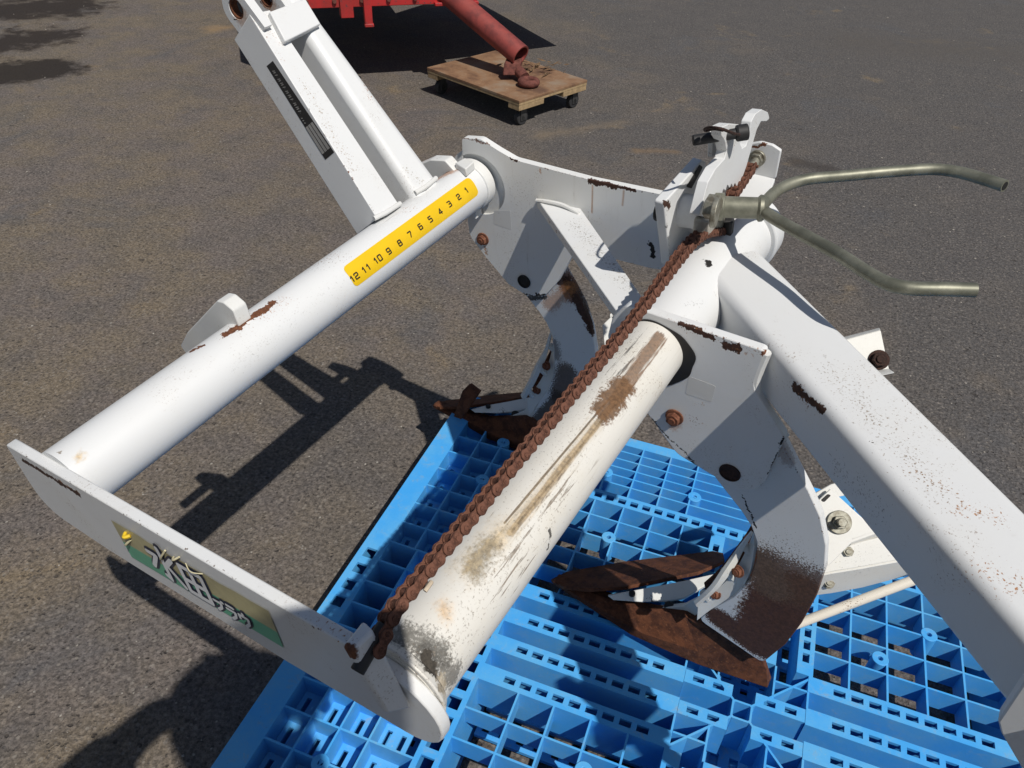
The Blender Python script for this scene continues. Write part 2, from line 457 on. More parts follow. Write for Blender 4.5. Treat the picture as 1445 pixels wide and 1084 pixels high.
        g.inputs['A'].default_value = tuple(float(x) for x in a); g.inputs['B'].default_value = tuple(float(x) for x in bb)
        g.inputs['R'].default_value = r; t.links.new(nm, g.inputs['Noise']); g.inputs['Weight'].default_value = 1.0
        g.inputs['Amp'].default_value = amp; g.inputs['Soft'].default_value = soft; g.inputs['Gain'].default_value = gain
        col = mixc(t, g.outputs[0], col, cc)
    t.links.new(col, b.inputs['Base Color'])
    b.inputs['Roughness'].default_value = .88; b.inputs['Specular IOR Level'].default_value = .3
    h = math_(t, 'ADD', math_(t, 'MULTIPLY', nf, .55), math_(t, 'MULTIPLY', st, .25))
    h = math_(t, 'ADD', h, math_(t, 'MULTIPLY', nff, .25))
    h = math_(t, 'SUBTRACT', h, math_(t, 'MULTIPLY', pit, 1.1))
    bump(t, b, h, .75, .0045)
    return m
bm = bmesh.new()
R = 90
bm.faces.new([bm.verts.new((x, y, 0)) for x, y in ((-R, -R), (R, -R), (R, R), (-R, R))])
gr = finish('ground', bm, asphalt(), None); gr['kind'] = 'structure'

random.seed(5)
bm = bmesh.new()
def add_stone(bm, x, y, r):
    n0 = [(1, 0, 0), (-1, 0, 0), (0, 1, 0), (0, -1, 0), (0, 0, 1), (0, 0, -1)]
    vs = [bm.verts.new((x + a * r * random.uniform(.6, 1.2), y + b * r * random.uniform(.6, 1.2), max(-.001, r * .25 + c * r * random.uniform(.3, .6)))) for a, b, c in n0]
    for f in ((0, 2, 4), (2, 1, 4), (1, 3, 4), (3, 0, 4), (2, 0, 5), (1, 2, 5), (3, 1, 5), (0, 3, 5)): bm.faces.new([vs[i] for i in f])
for i in range(1500):
    px = (random.uniform(-150, 1600), random.uniform(-20, 1084))
    g = ground(px); add_stone(bm, g[0], g[1], random.choice((.0012, .0015, .002, .0025, .003)) * (1 + .25 * g[1]))
gv = finish('loose_gravel', bm, plain('pale_grit', (.34, .31, .27), .9, 0, .5, 8, (.11, .10, .09), 0), None); gv['kind'] = 'stuff'
gv['label'] = 'tiny pale grit scattered over the asphalt yard'

# ------------------------------------------------------------------ pallet
PX, PY, PT = 0.153, 0.718, 0.15
def blue(name, c):
    m, t, b = new_mat(name)
    geo = N(t, 'ShaderNodeNewGeometry'); v = geo.outputs['Position']
    n = noise(t, v, 9, 5, .65); n2 = noise(t, v, 260, 4, .7); n3 = noise(t, v, 42, 6, .72, .6)
    nz = N(t, 'ShaderNodeSeparateXYZ'); t.links.new(geo.outputs['Normal'], nz.inputs[0]); upn = ramp(t, nz.outputs[2], .5, .9)
    col = mixc(t, ramp(t, n, .32, .68), c, (.105, .385, .690))
    col = mixc(t, ramp(t, n3, .52, .70, 0, .45), col, (.17, .38, .58))
    sc = math_(t, 'MULTIPLY', ramp(t, n2, .60, .70), ramp(t, n, .40, .62))
    col = mixc(t, math_(t, 'MULTIPLY', sc, .55), col, (.36, .44, .50))
    dust = math_(t, 'MULTIPLY', ramp(t, n3, .56, .74), upn)
    col = mixc(t, math_(t, 'MULTIPLY', dust, .35), col, (.26, .27, .26))
    spk = math_(t, 'MULTIPLY', ramp(t, noise(t, v, 150, 4, .7), .68, .72), upn)
    col = mixc(t, math_(t, 'MULTIPLY', spk, .5), col, (.10, .10, .10))
    t.links.new(col, b.inputs['Base Color']); t.links.new(ramp(t, n3, .3, .7, .36, .58), b.inputs['Roughness'])
    b.inputs['Specular IOR Level'].default_value = .35
    bump(t, b, math_(t, 'ADD', n2, n3), .15, .0008)
    return m
M_blue = blue('blue_polypropylene', (.052, .335, .750))
M_bluescuff = plain('scuffed_blue_plastic', (.20, .42, .60), .6, 0, .5, 120, (.10, .16, .20), .2)
pal = empty('plastic_pallet', 'light blue slotted plastic pallet lying on the asphalt under the white plough', 'pallet', (PX, PY, 0))
_unit = {}
def rib(x0, x1, y0, y1, z0, z1, name='rib'):
    if 'o' not in _unit:
        bm = bmesh.new(); add_box(bm, (-.5, -.5, -.5), (.5, .5, .5)); o = finish(name, bm, M_blue, pal); _unit['o'] = o
        o.location = ((x0 + x1) / 2, (y0 + y1) / 2, (z0 + z1) / 2); o.scale = (x1 - x0, y1 - y0, z1 - z0); return o
    c = clone(_unit['o'], pal, ((x0 + x1) / 2, (y0 + y1) / 2, (z0 + z1) / 2), scale=(x1 - x0, y1 - y0, z1 - z0)); c.name = name
    return c
TH = .0032
RD = .106                                          # underside of the deck ribs
def slotted(x0, x1, y0, y1, holes, name='slotted_bar', z1=PT, skirt=.094, plate=.006, sides=True):
    """A flat bar with rectangular holes and skirts along its edges."""
    bm = bmesh.new()
    along_x = (x1 - x0) >= (y1 - y0)
    L0, L1, S0, S1 = (x0, x1, y0, y1) if along_x else (y0, y1, x0, x1)
    def bx(a0, a1, b0, b1, za, zb):
        if a1 - a0 < 1e-4 or b1 - b0 < 1e-4: return
        add_box(bm, (a0, b0, za) if along_x else (b0, a0, za), (a1, b1, zb) if along_x else (b1, a1, zb))
    zt = z1 - plate; pos = L0
    for (h0, h1, g0, g1) in sorted(holes):
        bx(pos, h0, S0, S1, zt, z1); bx(h0, h1, S0, g0, zt, z1); bx(h0, h1, g1, S1, zt, z1); pos = h1
    bx(pos, L1, S0, S1, zt, z1)
    if sides:
        bx(L0, L1, S0, S0 + TH, skirt, zt); bx(L0, L1, S1 - TH, S1, skirt, zt)
        bx(L0, L0 + TH, S0 + TH, S1 - TH, skirt, zt); bx(L1 - TH, L1, S0 + TH, S1 - TH, skirt, zt)
    return finish(name, bm, M_blue, pal)
def holes_row(a0, a1, n, w, s0, s1):
    st = (a1 - a0) / n
    return [(a0 + (i + .5) * st - w / 2, a0 + (i + .5) * st + w / 2, s0, s1) for i in range(n)]
HX, HY = .71, .55
# outer frame of the deck
for sx in (-1, 1):
    xa, xb = sorted((sx * HX, sx * .665))
    slotted(xa, xb, -HY, HY, holes_row(-.075, .075, 4, .022, xa + .012, xb - .012), 'edge_bar', skirt=.0)
for sy in (-1, 1):
    ya, yb = sorted((sy * HY, sy * .524))
    slotted(-.665, .665, ya, yb, [], 'edge_bar', skirt=.0)
# the four bars across the middle and the bars running the other way
for yc in (-.087, -.0285, .0285, .087):
    for (xa, xb) in ((-.405, -.095), (.095, .405)):
        slotted(xa, xb, yc - .0145, yc + .0145, holes_row(xa + .035, xb - .03, 9, .0185, yc - .0055, yc + .0055), skirt=.072)
for xc in (-.0885, -.0295, .0295, .0885):
    for (ya, yb) in ((-.345, -.1015), (.1015, .345)):
        slotted(xc - .013, xc + .013, ya, yb, holes_row(ya + .02, yb - .02, 8, .0175, xc - .0055, xc + .0055), skirt=.072)
for xc in (-.425, .425):
    xa, xb = xc - .02, xc + .02
    slotted(xa, xb, -.524, .524, [h for h in holes_row(-.51, .51, 30, .021, xa + .009, xb - .009)], skirt=.0)
for yc in (-.36, .36):
    slotted(-.405, .405, yc - .0145, yc + .0145, [h for h in holes_row(-.395, .395, 32, .0155, yc - .0065, yc + .0065)], skirt=.0)
# hub: diagonal ribs, walls round the centre
bm = bmesh.new()
for sx, sy in ((1, 1), (1, -1), (-1, 1), (-1, -1)):
    a = Vector((sx * .012, sy * .012, 0)); e = Vector((sx * .098, sy * .098, 0)); n = Vector((-sy * sx * .0016, .0016, 0)) if False else Vector((sy * .0012, -sx * .0012, 0))
    add_prism(bm, [a + n + Vector((0, 0, .06)), e + n + Vector((0, 0, .06)), e + n + Vector((0, 0, PT - .0005)), a + n + Vector((0, 0, PT - .0005))], -2 * n)
finish('hub_rib', bm, M_blue, pal)
for s in (-1, 1):
    rib(s * .0145 - TH / 2, s * .0145 + TH / 2, -.0145, .0145, .06, PT - .0003, 'hub_rib'); rib(-.0128, .0128, s * .0145 - TH / 2, s * .0145 + TH / 2, .0605, PT - .0007, 'hub_rib')
for yc in (-.0285, .0285):
    for s in (-1, 1):
        xa, xb = sorted((s * .018, s * .0945))
        slotted(xa, xb, yc - .0115, yc + .0115, holes_row(xa + .006, xb - .006, 2, .018, yc - .005, yc + .005), 'hub_bar', z1=PT - .0006, skirt=.072)
for s in (-1, 1):
    for s2 in (-1, 1):
        xa, xb = sorted((s2 * .044, s2 * .0945))
        rib(xa, xb, s * .0725 - TH / 2, s * .0725 + TH / 2, .06, PT - .0009, 'hub_rib'); ya, yb = sorted((s * .0405, s * .1012))
        rib(s2 * .0435 - TH / 2, s2 * .0435 + TH / 2, ya, yb, .06, PT - .0012, 'hub_rib'); ya, yb = sorted((s * .04, s * .1))
        rib(s2 * .0965 - TH / 2, s2 * .0965 + TH / 2, ya, yb, .06, PT - .0015, 'hub_rib')
# cells of the four quarters
cx = (.1575, .2165, .2765, .3355)
for s in (-1, 1):
    for x in cx:
        for (ya, yb) in ((-.345, -.1015), (.1015, .345)): rib(s * x - TH / 2, s * x + TH / 2, ya, yb, RD, PT - .0002)
        for sy in (-1, 1):
            ya, yb = sorted((sy * .375, sy * .524)); rib(s * x - TH / 2, s * x + TH / 2, ya, yb, .08, PT - .0002)
    for y in (.1525, .2035, .2545, .3045):
        for sy in (-1, 1):
            for xa, xb in ((.1015, .405),):
                a, b = sorted((s * xa, s * xb)); rib(a, b, sy * y - TH / 2, sy * y + TH / 2, RD, PT - .0004)
    for x in (.4465, .5185, .5675, .6155):
        if x == .4465: continue
        for sy in (-1, 1):
            ya, yb = sorted((sy * .095, sy * .524)); rib(s * x - TH / 2, s * x + TH / 2, ya, yb, .085, PT - .0002)
for sy in (-1, 1):
    for y in (.403, .428, .4525, .478, .503):
        rib(-.405, .405, sy * y - TH / 2, sy * y + TH / 2, .085, PT - .0004)
    for s in (-1, 1):
        for y in (.096, .148, .201, .254, .307, .361, .412, .465):
            a, b = sorted((s * .445, s * .665)); rib(a, b, sy * y - TH / 2, sy * y + TH / 2, .085, PT - .0004)
for s in (-1, 1):
    for y in (-.0485, 0.0, .0485):
        a, b = sorted((s * .445, s * .665)); rib(a, b, y - TH / 2, y + TH / 2, .05, PT - .0004)
    rib(s * .609 - TH / 2, s * .609 + TH / 2, -.096, .096, .05, PT - .0006)
# round bosses
def boss(x, y, r=.0135):
    if 'b' not in _unit:
        bm = bmesh.new(); add_tube(bm, (0, 0, -.055), (0, 0, .0012), r, 24, inner=.0042)
        _unit['b'] = finish('boss', bm, M_blue, pal, .0008); _unit['b'].location = (x, y, PT); return
    clone(_unit['b'], pal, (x, y, PT))
for s in (-1, 1):
    for q in (-1, 1):
        for x, y in ((.285, .26), (.2055, .1795), (.335, .428), (.15, .428), (.567, .31), (.567, .43)): boss(s * x, q * y)
# lower deck: sheet with openings, and blocks
def deck_board(x0, x1, y0, y1, nx, ny, fx, fy, z0=.018, z1=.026, name='bottom_board'):
    bm = bmesh.new()
    dx, dy = (x1 - x0) / nx, (y1 - y0) / ny
    for i in range(nx):
        a, b = x0 + i * dx, x0 + (i + 1) * dx; hx = dx * fx / 2; mx = (a + b) / 2
        add_box(bm, (a, y0, z0), (mx - hx, y1, z1)); add_box(bm, (mx + hx, y0, z0), (b, y1, z1))
        for j in range(ny):
            c, d = y0 + j * dy, y0 + (j + 1) * dy; hy = dy * fy / 2; my = (c + d) / 2
            add_box(bm, (mx - hx, c, z0), (mx + hx, my - hy, z1)); add_box(bm, (mx - hx, my + hy, z0), (mx + hx, d, z1))
    return finish(name, bm, M_blue, pal)
for s in (-1, 1):
    a, b = sorted((s * .66, s * .45)); deck_board(a, b, -.5, .5, 8, 20, .34, .5)
    a, b = sorted((s * .4700, s * .6645))
    for q in (-1, 1):
        c, d = sorted((q * .0965, q * .5180)); deck_board(a, b, c, d, 8, 8, .34, .62, .1030, .1085, 'cell_floor')
    deck_board(-.404, .404, min(s * .3755, s * .5235), max(s * .3755, s * .5235), 14, 6, .10, .22, .0850, .0905, 'cell_floor')
    deck_board(-.40, .40, min(s * .37, s * .52), max(s * .37, s * .52), 14, 4, .18, .18, .03, .036)
    deck_board(-.4, .4, min(s * .095, s * .13), max(s * .095, s * .13), 26, 1, .42, .45)
    a, b = sorted((s * .185, s * .215)); 
deck_board(-.095, .095, -.35, .35, 6, 14, .45, .55, .0147, .0236)
deck_board(-.4, .4, -.075, .075, 14, 3, .5, .3, .006, .014)
for s in (-1, 1):
    for q in (-1, 0, 1):
        ya, yb = (q * .45 - .07, q * .45 + .07)
        rib(s * .52 - TH / 2, s * .52 + TH / 2, ya, yb, .027, .0845, 'block_wall'); rib(s * .60 - TH / 2, s * .60 + TH / 2, ya, yb, .027, .0845, 'block_wall')
        rib(min(s * .52, s * .6), max(s * .52, s * .6), ya - TH / 2, ya + TH / 2, .027, .0840, 'block_wall'); rib(min(s * .52, s * .6), max(s * .52, s * .6), yb - TH / 2, yb + TH / 2, .027, .0840, 'block_wall')

# ------------------------------------------------------------------ the plough (all parts in its own axes: u along the tubes, v backwards, w up)
pl = bpy.data.objects.new('mounted_plough', None); COL.objects.link(pl)
KQ = Q * KS
pl.matrix_world = Matrix(((KQ[0][0], KQ[0][1], KQ[0][2], O[0]), (KQ[1][0], KQ[1][1], KQ[1][2], O[1]), (KQ[2][0], KQ[2][1], KQ[2][2], O[2]), (0, 0, 0, 1)))
pl['label'] = 'white rust flecked tractor plough with rusty chain, standing on the blue pallet'
pl['category'] = 'plough'
R1 = .03815
def S(a, b, r, c, amp=1.0, soft=.25, gain=1.0, which='m'): return (a, b, r, c, amp, soft, gain, which)

# --- front tube with the yellow scale
t1 = lambda px: cyl(px, 0, R1)
M_t1 = white_mat('white_hitch_tube', [
    S(t1((316, 473)), t1((386, 427)), .0052, RUSTM, 1.2, .15, 1, 'm'),
    S(t1((330, 462)), t1((400, 425)), .018, RUSTO, 3.4, .5, .55, 'f'),
    S(t1((430, 380)), t1((475, 360)), .017, RUSTO, 3.4, .5, .6, 'f'),
    S(t1((440, 378)), t1((475, 362)), .03, GRIME, 3.2, .6, .4, 'f'),
    S(t1((268, 497)), t1((285, 488)), .004, RUSTM, 1.6, .2, 1, 'm'),
    S(t1((560, 300)), t1((580, 292)), .014, RUSTO, 3.0, .5, .8, 'f'),
    S(t1((625, 246)), t1((646, 234)), .0085, RUST, 1.5, .15, 1, 'm'),
    S(t1((612, 256)), t1((650, 236)), .013, RUSTO, 2.0, .8, .7, 'm'),
    S(t1((113, 645)), t1((113, 645)), .0085, (.55, .36, .12), 1.0, 1.2, .8, 'm'),
    S(t1((84, 638)), t1((84, 638)), .0035, (.25, .2, .15), 1.0, .4, .8, 'm'),
    S(t1((330, 520)), t1((480, 400)), .03, GRIME, 2.6, .5, .22, 'f')], streak=(4, 70, 70), speck=.35, grime=.05)
tube('hitch_tube', (0, 0, 0), (.7445, 0, 0), R1, M_t1, pl, n=56)
M_wclean = white_mat('white_enamel_dusty', [], base=(.66, .66, .64), grime=.2)
tube('tube_collar', (.724, 0, 0), (.7447, 0, 0), .0405, M_wclean, pl, n=56, bevel=.0015)
bm = bmesh.new()
qd = [Wp(p, .0475) for p in ((642, 230), (657, 238.6), (669, 228), (656, 222.5))]
add_hexa(bm, [q - np.array([0, 0, .013]) for q in qd], qd); finish('key_block', bm, M_wclean, pl, .0015)
prism('tube_lug', [(.722, -.022, -.038), (.722, .012, -.037), (.722, .010, -.055), (.722, -.016, -.055)], (.018, 0, 0), M_wclean, pl)

# yellow scale, a sheet rolled on the tube
def cyl_at(u, th, r): return (u, r * math.sin(th), r * math.cos(th))
def uth(px, r=R1):
    p = cyl(px, 0, r); return np.array([p[0], math.atan2(p[1], p[2])])
cs = [uth(p) for p in ((485, 377), (663, 248), (673, 274), (499, 410))]
u0 = (cs[0][0] + cs[3][0]) / 2; u1 = (cs[1][0] + cs[2][0]) / 2; th0 = (cs[0][1] + cs[1][1]) / 2; th1 = (cs[2][1] + cs[3][1]) / 2
rs = R1 + .0005
outl = []
cr, W_, H_ = .007, u1 - u0, (th1 - th0) * R1
for (cx_, cy_, a0) in ((W_ - cr, H_ - cr, 0), (cr, H_ - cr, 90), (cr, cr, 180), (W_ - cr, cr, 270)):
    for k in range(7):
        a = math.radians(a0 + k * 15); outl.append((cx_ + cr * math.cos(a), cy_ + cr * math.sin(a)))
bm = bmesh.new()
nx_, ny_ = 60, 14
gridv = {}
def inside(x, y):
    ex = max(cr - x, x - (W_ - cr), 0); ey = max(cr - y, y - (H_ - cr), 0)
    return (x, y, ex, ey)
for i in range(nx_ + 1):
    for j in range(ny_ + 1):
        x, y = W_ * i / nx_, H_ * j / ny_
        _, _, ex, ey = inside(x, y)
        d = math.hypot(ex, ey)
        if d > cr: x += (1 if x < W_ / 2 else -1) * ex * (1 - cr / d); y += (1 if y < H_ / 2 else -1) * ey * (1 - cr / d)
        gridv[i, j] = bm.verts.new(cyl_at(u0 + x, th0 + y / R1, rs))
for i in range(nx_):
    for j in range(ny_): bm.faces.new((gridv[i, j], gridv[i + 1, j], gridv[i + 1, j + 1], gridv[i, j + 1]))
M_yel = plain('yellow_vinyl', (.76, .485, .008), .35, 0, .06, 30, bmp=.05)
M_ink = plain('black_ink', (.022, .018, .010), .5, 0, 0, bmp=0)
scale = finish('scale_sticker', bm, M_yel, pl)

def strokes(bm, lines, width, place, lift=0.0, nrm=None, joint=8):
    """Flat strokes with round joints; place(x, y) -> point. nrm: tiny step so that no two pieces share a plane."""
    cnt = [0]
    nv_ = V3(nrm) if nrm is not None else Vector((0, 0, 0))
    place0 = place
    def place(x, y): return V3(place0(x, y)) + nv_ * (1.6e-5 * cnt[0])
    for ln in lines:
        dense = []
        for a, b in zip(ln, ln[1:]):
            k = max(1, int(math.hypot(b[0] - a[0], b[1] - a[1]) / .6))
            dense += [(a[0] + (b[0] - a[0]) * i / k, a[1] + (b[1] - a[1]) * i / k) for i in range(k)]
        dense.append(ln[-1])
        for a, b in zip(dense, dense[1:]):
            dx, dy = b[0] - a[0], b[1] - a[1]; l = math.hypot(dx, dy) or 1; nx, ny = -dy / l * width / 2, dx / l * width / 2
            cnt[0] += 1
            bm.faces.new([bm.verts.new(place(*p)) for p in ((a[0] + nx, a[1] + ny), (a[0] - nx, a[1] - ny), (b[0] - nx, b[1] - ny), (b[0] + nx, b[1] + ny))])
        for p in ln:
            cnt[0] += 1
            bm.faces.new([bm.verts.new(place(p[0] + width / 2 * math.cos(2 * PI * k / joint), p[1] + width / 2 * math.sin(2 * PI * k / joint))) for k in range(joint)])
DG = {'0': [[(.1, 0), (.9, 0), (1, .1), (1, 1.1), (.9, 1.2), (.1, 1.2), (0, 1.1), (0, .1), (.1, 0)]],
      '1': [[(.25, .9), (.6, 1.2), (.6, 0)]],
      '2': [[(0, 1.0), (0, 1.1), (.1, 1.2), (.9, 1.2), (1, 1.1), (1, .7), (.9, .6), (.1, .55), (0, .45), (0, 0), (1, 0)]],
      '3': [[(0, 1.2), (.9, 1.2), (1, 1.1), (1, .7), (.9, .62), (.3, .62)], [(.9, .62), (1, .52), (1, .1), (.9, 0), (0, 0)]],
      '4': [[(.75, 0), (.75, 1.2), (0, .4), (0, .3), (1.05, .3)]],
      '5': [[(1, 1.2), (.05, 1.2), (.05, .68), (.9, .68), (1, .58), (1, .1), (.9, 0), (0, 0)]],
      '6': [[(.95, 1.2), (.1, 1.2), (0, 1.1), (0, .1), (.1, 0), (.9, 0), (1, .1), (1, .6), (.9, .68), (0, .68)]],
      '7': [[(0, 1.2), (1, 1.2), (1, 1.0), (.4, 0)]],
      '8': [[(.1, 0), (.9, 0), (1, .1), (1, .55), (.9, .63), (.1, .63), (0, .55), (0, .1), (.1, 0)], [(.1, .63), (.05, .75), (.05, 1.1), (.15, 1.2), (.85, 1.2), (.95, 1.1), (.95, .75), (.9, .63)]],
      '9': [[(.05, 0), (.9, 0), (1, .1), (1, 1.1), (.9, 1.2), (.1, 1.2), (0, 1.1), (0, .6), (.1, .52), (1, .52)]]}
numpx = {1: (658, 268.5), 2: (647, 278), 3: (634, 288), 4: (621, 298.5), 5: (607, 309.5), 6: (593, 320), 7: (578.5, 331), 8: (564, 343), 9: (548.5, 354.5), 10: (533, 366), 11: (516.5, 379), 12: (500, 391.5)}
hgt = .0076
for k, px in numpx.items():
    c = uth(px, rs); bm = bmesh.new(); s = hgt / 1.2; tx = str(k); adv = 1.45; tot = adv * (len(tx) - 1) + 1
    for i, ch in enumerate(tx):
        ox = -tot / 2 + i * adv
        # slight backward slant against the tube, as printed
        strokes(bm, DG[ch], .29, lambda x, y: cyl_at(c[0] + (x + ox) * s * .95 + (y - .6) * s * -.05, c[1] - (y - .6) * s / R1, rs + .0004), nrm=(0, math.sin(c[1]), math.cos(c[1])))
    finish('number', bm, M_ink, scale)

# --- end plate
pe = [U(p, -.011) for p in ((25, 640), (29, 635), (474, 925))]
ve = lambda a, b: (-.011, a, b)
arc_ = [ve(.4376 + .0475 * math.cos(a), -.015 + .0475 * math.sin(a)) for a in [math.radians(75 - 13.5 * k) for k in range(13)]]
outline = [ve(-.0755, .0262), ve(-.072, .0285), ve(-.045, .0292), ve(.405, .0390)] + arc_ + [ve(.30, -.0765), ve(.02, -.0865), ve(-.055, -.0835), ve(-.070, -.0800), ve(-.080, -.072), ve(-.0855, -.062), ve(-.0865, -.050), ve(-.0855, -.035)]
ue = lambda px: U(px, -.0112)
M_ep = white_mat('white_end_plate', [
    S(ue((32, 650)), ue((110, 697)), .0045, RUST, 2.2, .2, 1, 'm'),
    S(ue((58, 660)), ue((112, 697)), .010, RUSTO, 2.6, .5, .6, 'm'),
    S(ue((60, 713)), ue((75, 724)), .004, RUST, 2.0, .2, 1, 'm'),
    S(ue((480, 985)), ue((505, 1000)), .006, BLK, 2.2, .2, .9, 'm'),
    S(ue((465, 940)), ue((475, 950)), .004, RUST, 2.4, .2, 1, 'm'),
    S((-.0112, -.05, .0292), (-.0112, .42, .0395), .0032, (.10, .06, .04), 2.8, .3, .8, 'm'),
    S((-.004, .37, .038), (-.004, .42, .039), .014, RUSTO, 2.6, .5, .8, 'f')], grime=.12)
plate = prism('end_plate', outline, (.0112, 0, 0), M_ep, pl, bevel=.0016)

# green and khaki sticker with the lettering
TL, TR, BR, BL = [U(p, -.0119) for p in ((156.5, 734), (378.5, 862.5), (400.3, 914.5), (185, 785.5))]
def sp(s, t, lift=0.0):
    p = (1 - t) * ((1 - s) * BL + s * BR) + t * ((1 - s) * TL + s * TR)
    return (p[0] - lift, p[1], p[2])
M_stk = plain('khaki_sticker', (.50, .45, .25), .4, 0, .25, 20, bmp=.05)
M_stg = plain('green_sticker', (.13, .46, .29), .4, 0, .2, 20, bmp=.05)
M_navy = plain('navy_print', (.022, .030, .060), .45, 0, 0, bmp=0)
M_silver = plain('silver_print', (.80, .81, .82), .35, .0, .15, 30, bmp=0)
bm = bmesh.new()
edge = [(0, 1), (.1, .995), (.2, 1.005), (.26, .96), (.33, .99), (.41, .94), (.47, .99), (.56, .965), (.63, .995), (.72, .97), (.8, 1.0), (.9, .99), (1, 1)]
bm.faces.new([bm.verts.new(sp(s, t)) for s, t in [(0, .44), (1, .44)] + edge[::-1]])
stk = finish('name_sticker', bm, M_stk, pl)
bm = bmesh.new(); bm.faces.new([bm.verts.new(sp(s, t)) for s, t in ((0.005, 0), (1, 0), (1, .44), (0, .44))]); finish('green_band', bm, M_stg, stk)
GL = [  # strokes in sticker fractions (s along, t up)
    ([[(.325, .98), (.325, .14), (.300, .20)], [(.225, .70), (.285, .70), (.225, .30)], [(.405, .84), (.345, .58)], [(.345, .58), (.425, .16)]], .050, .027),
    ([[(.455, .85), (.595, .85), (.595, .14), (.455, .14), (.455, .85)], [(.525, .85), (.525, .14)], [(.455, .50), (.595, .50)]], .050, .027),
    ([[(.622, .33), (.668, .33), (.660, .20), (.632, .09)], [(.676, .40), (.684, .40)]], .036, .0165),
    ([[(.708, .41), (.748, .41)], [(.702, .30), (.754, .30), (.744, .16), (.718, .06)]], .036, .0165),
    ([[(.805, .42), (.805, .36)], [(.778, .24), (.778, .34), (.832, .34), (.826, .18), (.800, .06)]], .036, .0165)]
# widths are relative to the sticker length, so work in scaled coordinates
Ls = float(np.linalg.norm(BR - BL)); Ht = float(np.linalg.norm(TL - BL)); asp = 4.4
for rep, (mat, wi, lift) in enumerate(((M_navy, 1, .0004), (M_silver, 2, .0014))):
    for gl in GL:
        bm = bmesh.new()
        strokes(bm, [[(s * asp, t) for s, t in ln] for ln in gl[0]], gl[wi] * asp, lambda x, y: sp(x / asp, y, lift), nrm=(-1, 0, 0))
        finish('letter_outline' if rep == 0 else 'letter', bm, mat, stk)
# torn bits of film curling off the sticker
M_film = plain('yellowed_film', (.62, .56, .36), .5, 0, .2, 40, bmp=0); M_yfleck = plain('yellow_fleck', (.75, .52, .03), .5, 0, .2, 40, bmp=0)
for (a, b, r, mm) in (((177, 752), (184, 756), .0020, M_yfleck), ((184, 762), (180, 768), .0012, M_film), ((233, 777), (230, 790), .0010, M_film), ((245, 786), (253, 786), .0010, M_film), ((262, 795), (286, 810), .0005, M_film)):
    pa, pb = U(a, -.0125), U(b, -.0125); mid = (pa + pb) / 2 + np.array([-.004, 0, 0])
    sweep('torn_film', smooth_path([pa, mid, pb], 5), r, mm, stk, 6)

# --- rear tube: sliding tube in a sleeve
t2 = lambda px: cyl(px, D, R1)
M_t2 = white_mat('worn_white_sliding_tube', [
    S(t2((872, 562)), t2((720, 752)), .0045, (.19, .13, .075), 1.2, .5, .85, 's'),
    S(t2((874, 563)), t2((722, 750)), .0012, (.055, .036, .022), .8, .4, .95, 's'),
    S(t2((862, 560)), t2((712, 738)), .0013, (.055, .038, .025), 1.4, .4, .9, 's'),
    S(t2((840, 600)), t2((700, 770)), .012, (.45, .34, .20), 2.2, 1.0, .55, 's'),
    S(t2((690, 770)), t2((668, 800)), .016, (.10, .095, .075), 2.2, .8, .85, 'm'),
    S(t2((705, 748)), t2((660, 800)), .024, (.55, .42, .24), 2.0, 1.3, .6, 'm'),
    S(t2((766, 638)), t2((764, 643)), .010, (.10, .10, .10), 2.6, .6, .8, 'f'),
    S(t2((625, 855)), t2((628, 866)), .013, (.60, .35, .12), 1.5, 1.5, .8, 'm'),
    S(t2((568, 895)), t2((622, 925)), .016, (.12, .115, .10), 2.2, .7, .85, 'f'),
    S(t2((600, 925)), t2((640, 955)), .014, (.09, .085, .075), 2.2, .6, .8, 'f'),
    S(t2((900, 480)), t2((620, 930)), .050, (.24, .20, .155), 2.7, .5, .55, 'f'),
    S(t2((600, 930)), t2((622, 968)), .006, (.05, .042, .032), 2.2, .2, 1, 'm'),
    S(t2((620, 960)), t2((622, 985)), .008, (.42, .36, .27), 1.4, .5, .8, 'm'),
    S(t2((628, 803)), t2((600, 842)), .0022, (.12, .07, .05), 2.8, .2, .9, 's'),
    S(t2((900, 470)), t2((880, 540)), .03, (.05, .048, .045), 2.6, .25, .65, 's'),
    S(t2((800, 690)), t2((700, 850)), .022, (.20, .16, .12), 3.3, .3, .7, 's'),
    S(t2((860, 620)), t2((720, 830)), .016, (.30, .26, .22), 2.6, .6, .4, 's'),
    S(t2((930, 475)), t2((868, 565)), .009, (.165, .085, .038), 2.2, .45, .85, 's'),
    S(t2((878, 545)), t2((852, 580)), .017, (.150, .078, .035), 2.2, .4, .95, 'm'),
    S(t2((775, 750)), t2((773, 775)), .003, (.04, .035, .03), 2.0, .3, .9, 'm'),
    ], streak=(14, 240, 240), speck=1.0, grime=.5, base=(.66, .64, .59), fleck=.85)
tube('sliding_tube', (.0, D, 0), (.52, D, 0), R1, M_t2, pl, n=64)
bm = bmesh.new(); add_tube(bm, (.0005, D, 0), (.010, D, 0), .0445, 40, r1=.0392); finish('weld_ring', bm, M_t2, pl, .002)
M_slv = white_mat('white_sleeve', [
    S(cyl((998, 369), D, .0475), cyl((1000, 372), D, .0475), .006, BLK, .9, .15, 1, 'm'),
    S(cyl((968, 430), D, .0475), cyl((990, 425), D, .0475), .012, (.25, .24, .22), 2.4, .5, .8, 'f'),
    S((.77, D - .03, .045), (.77, D + .05, .03), .004, RUSTM, 2.4, .3, .8, 'm')], grime=.1)
SL = .0475
tube('sleeve', (.474, D, 0), (.770, D, 0), SL, M_slv, pl, n=56)
bm = bmesh.new(); add_tube(bm, (.745, D, 0), (.779, D, 0), .0555, 56, inner=.030); finish('sleeve_ring', bm, M_slv, pl, .003)

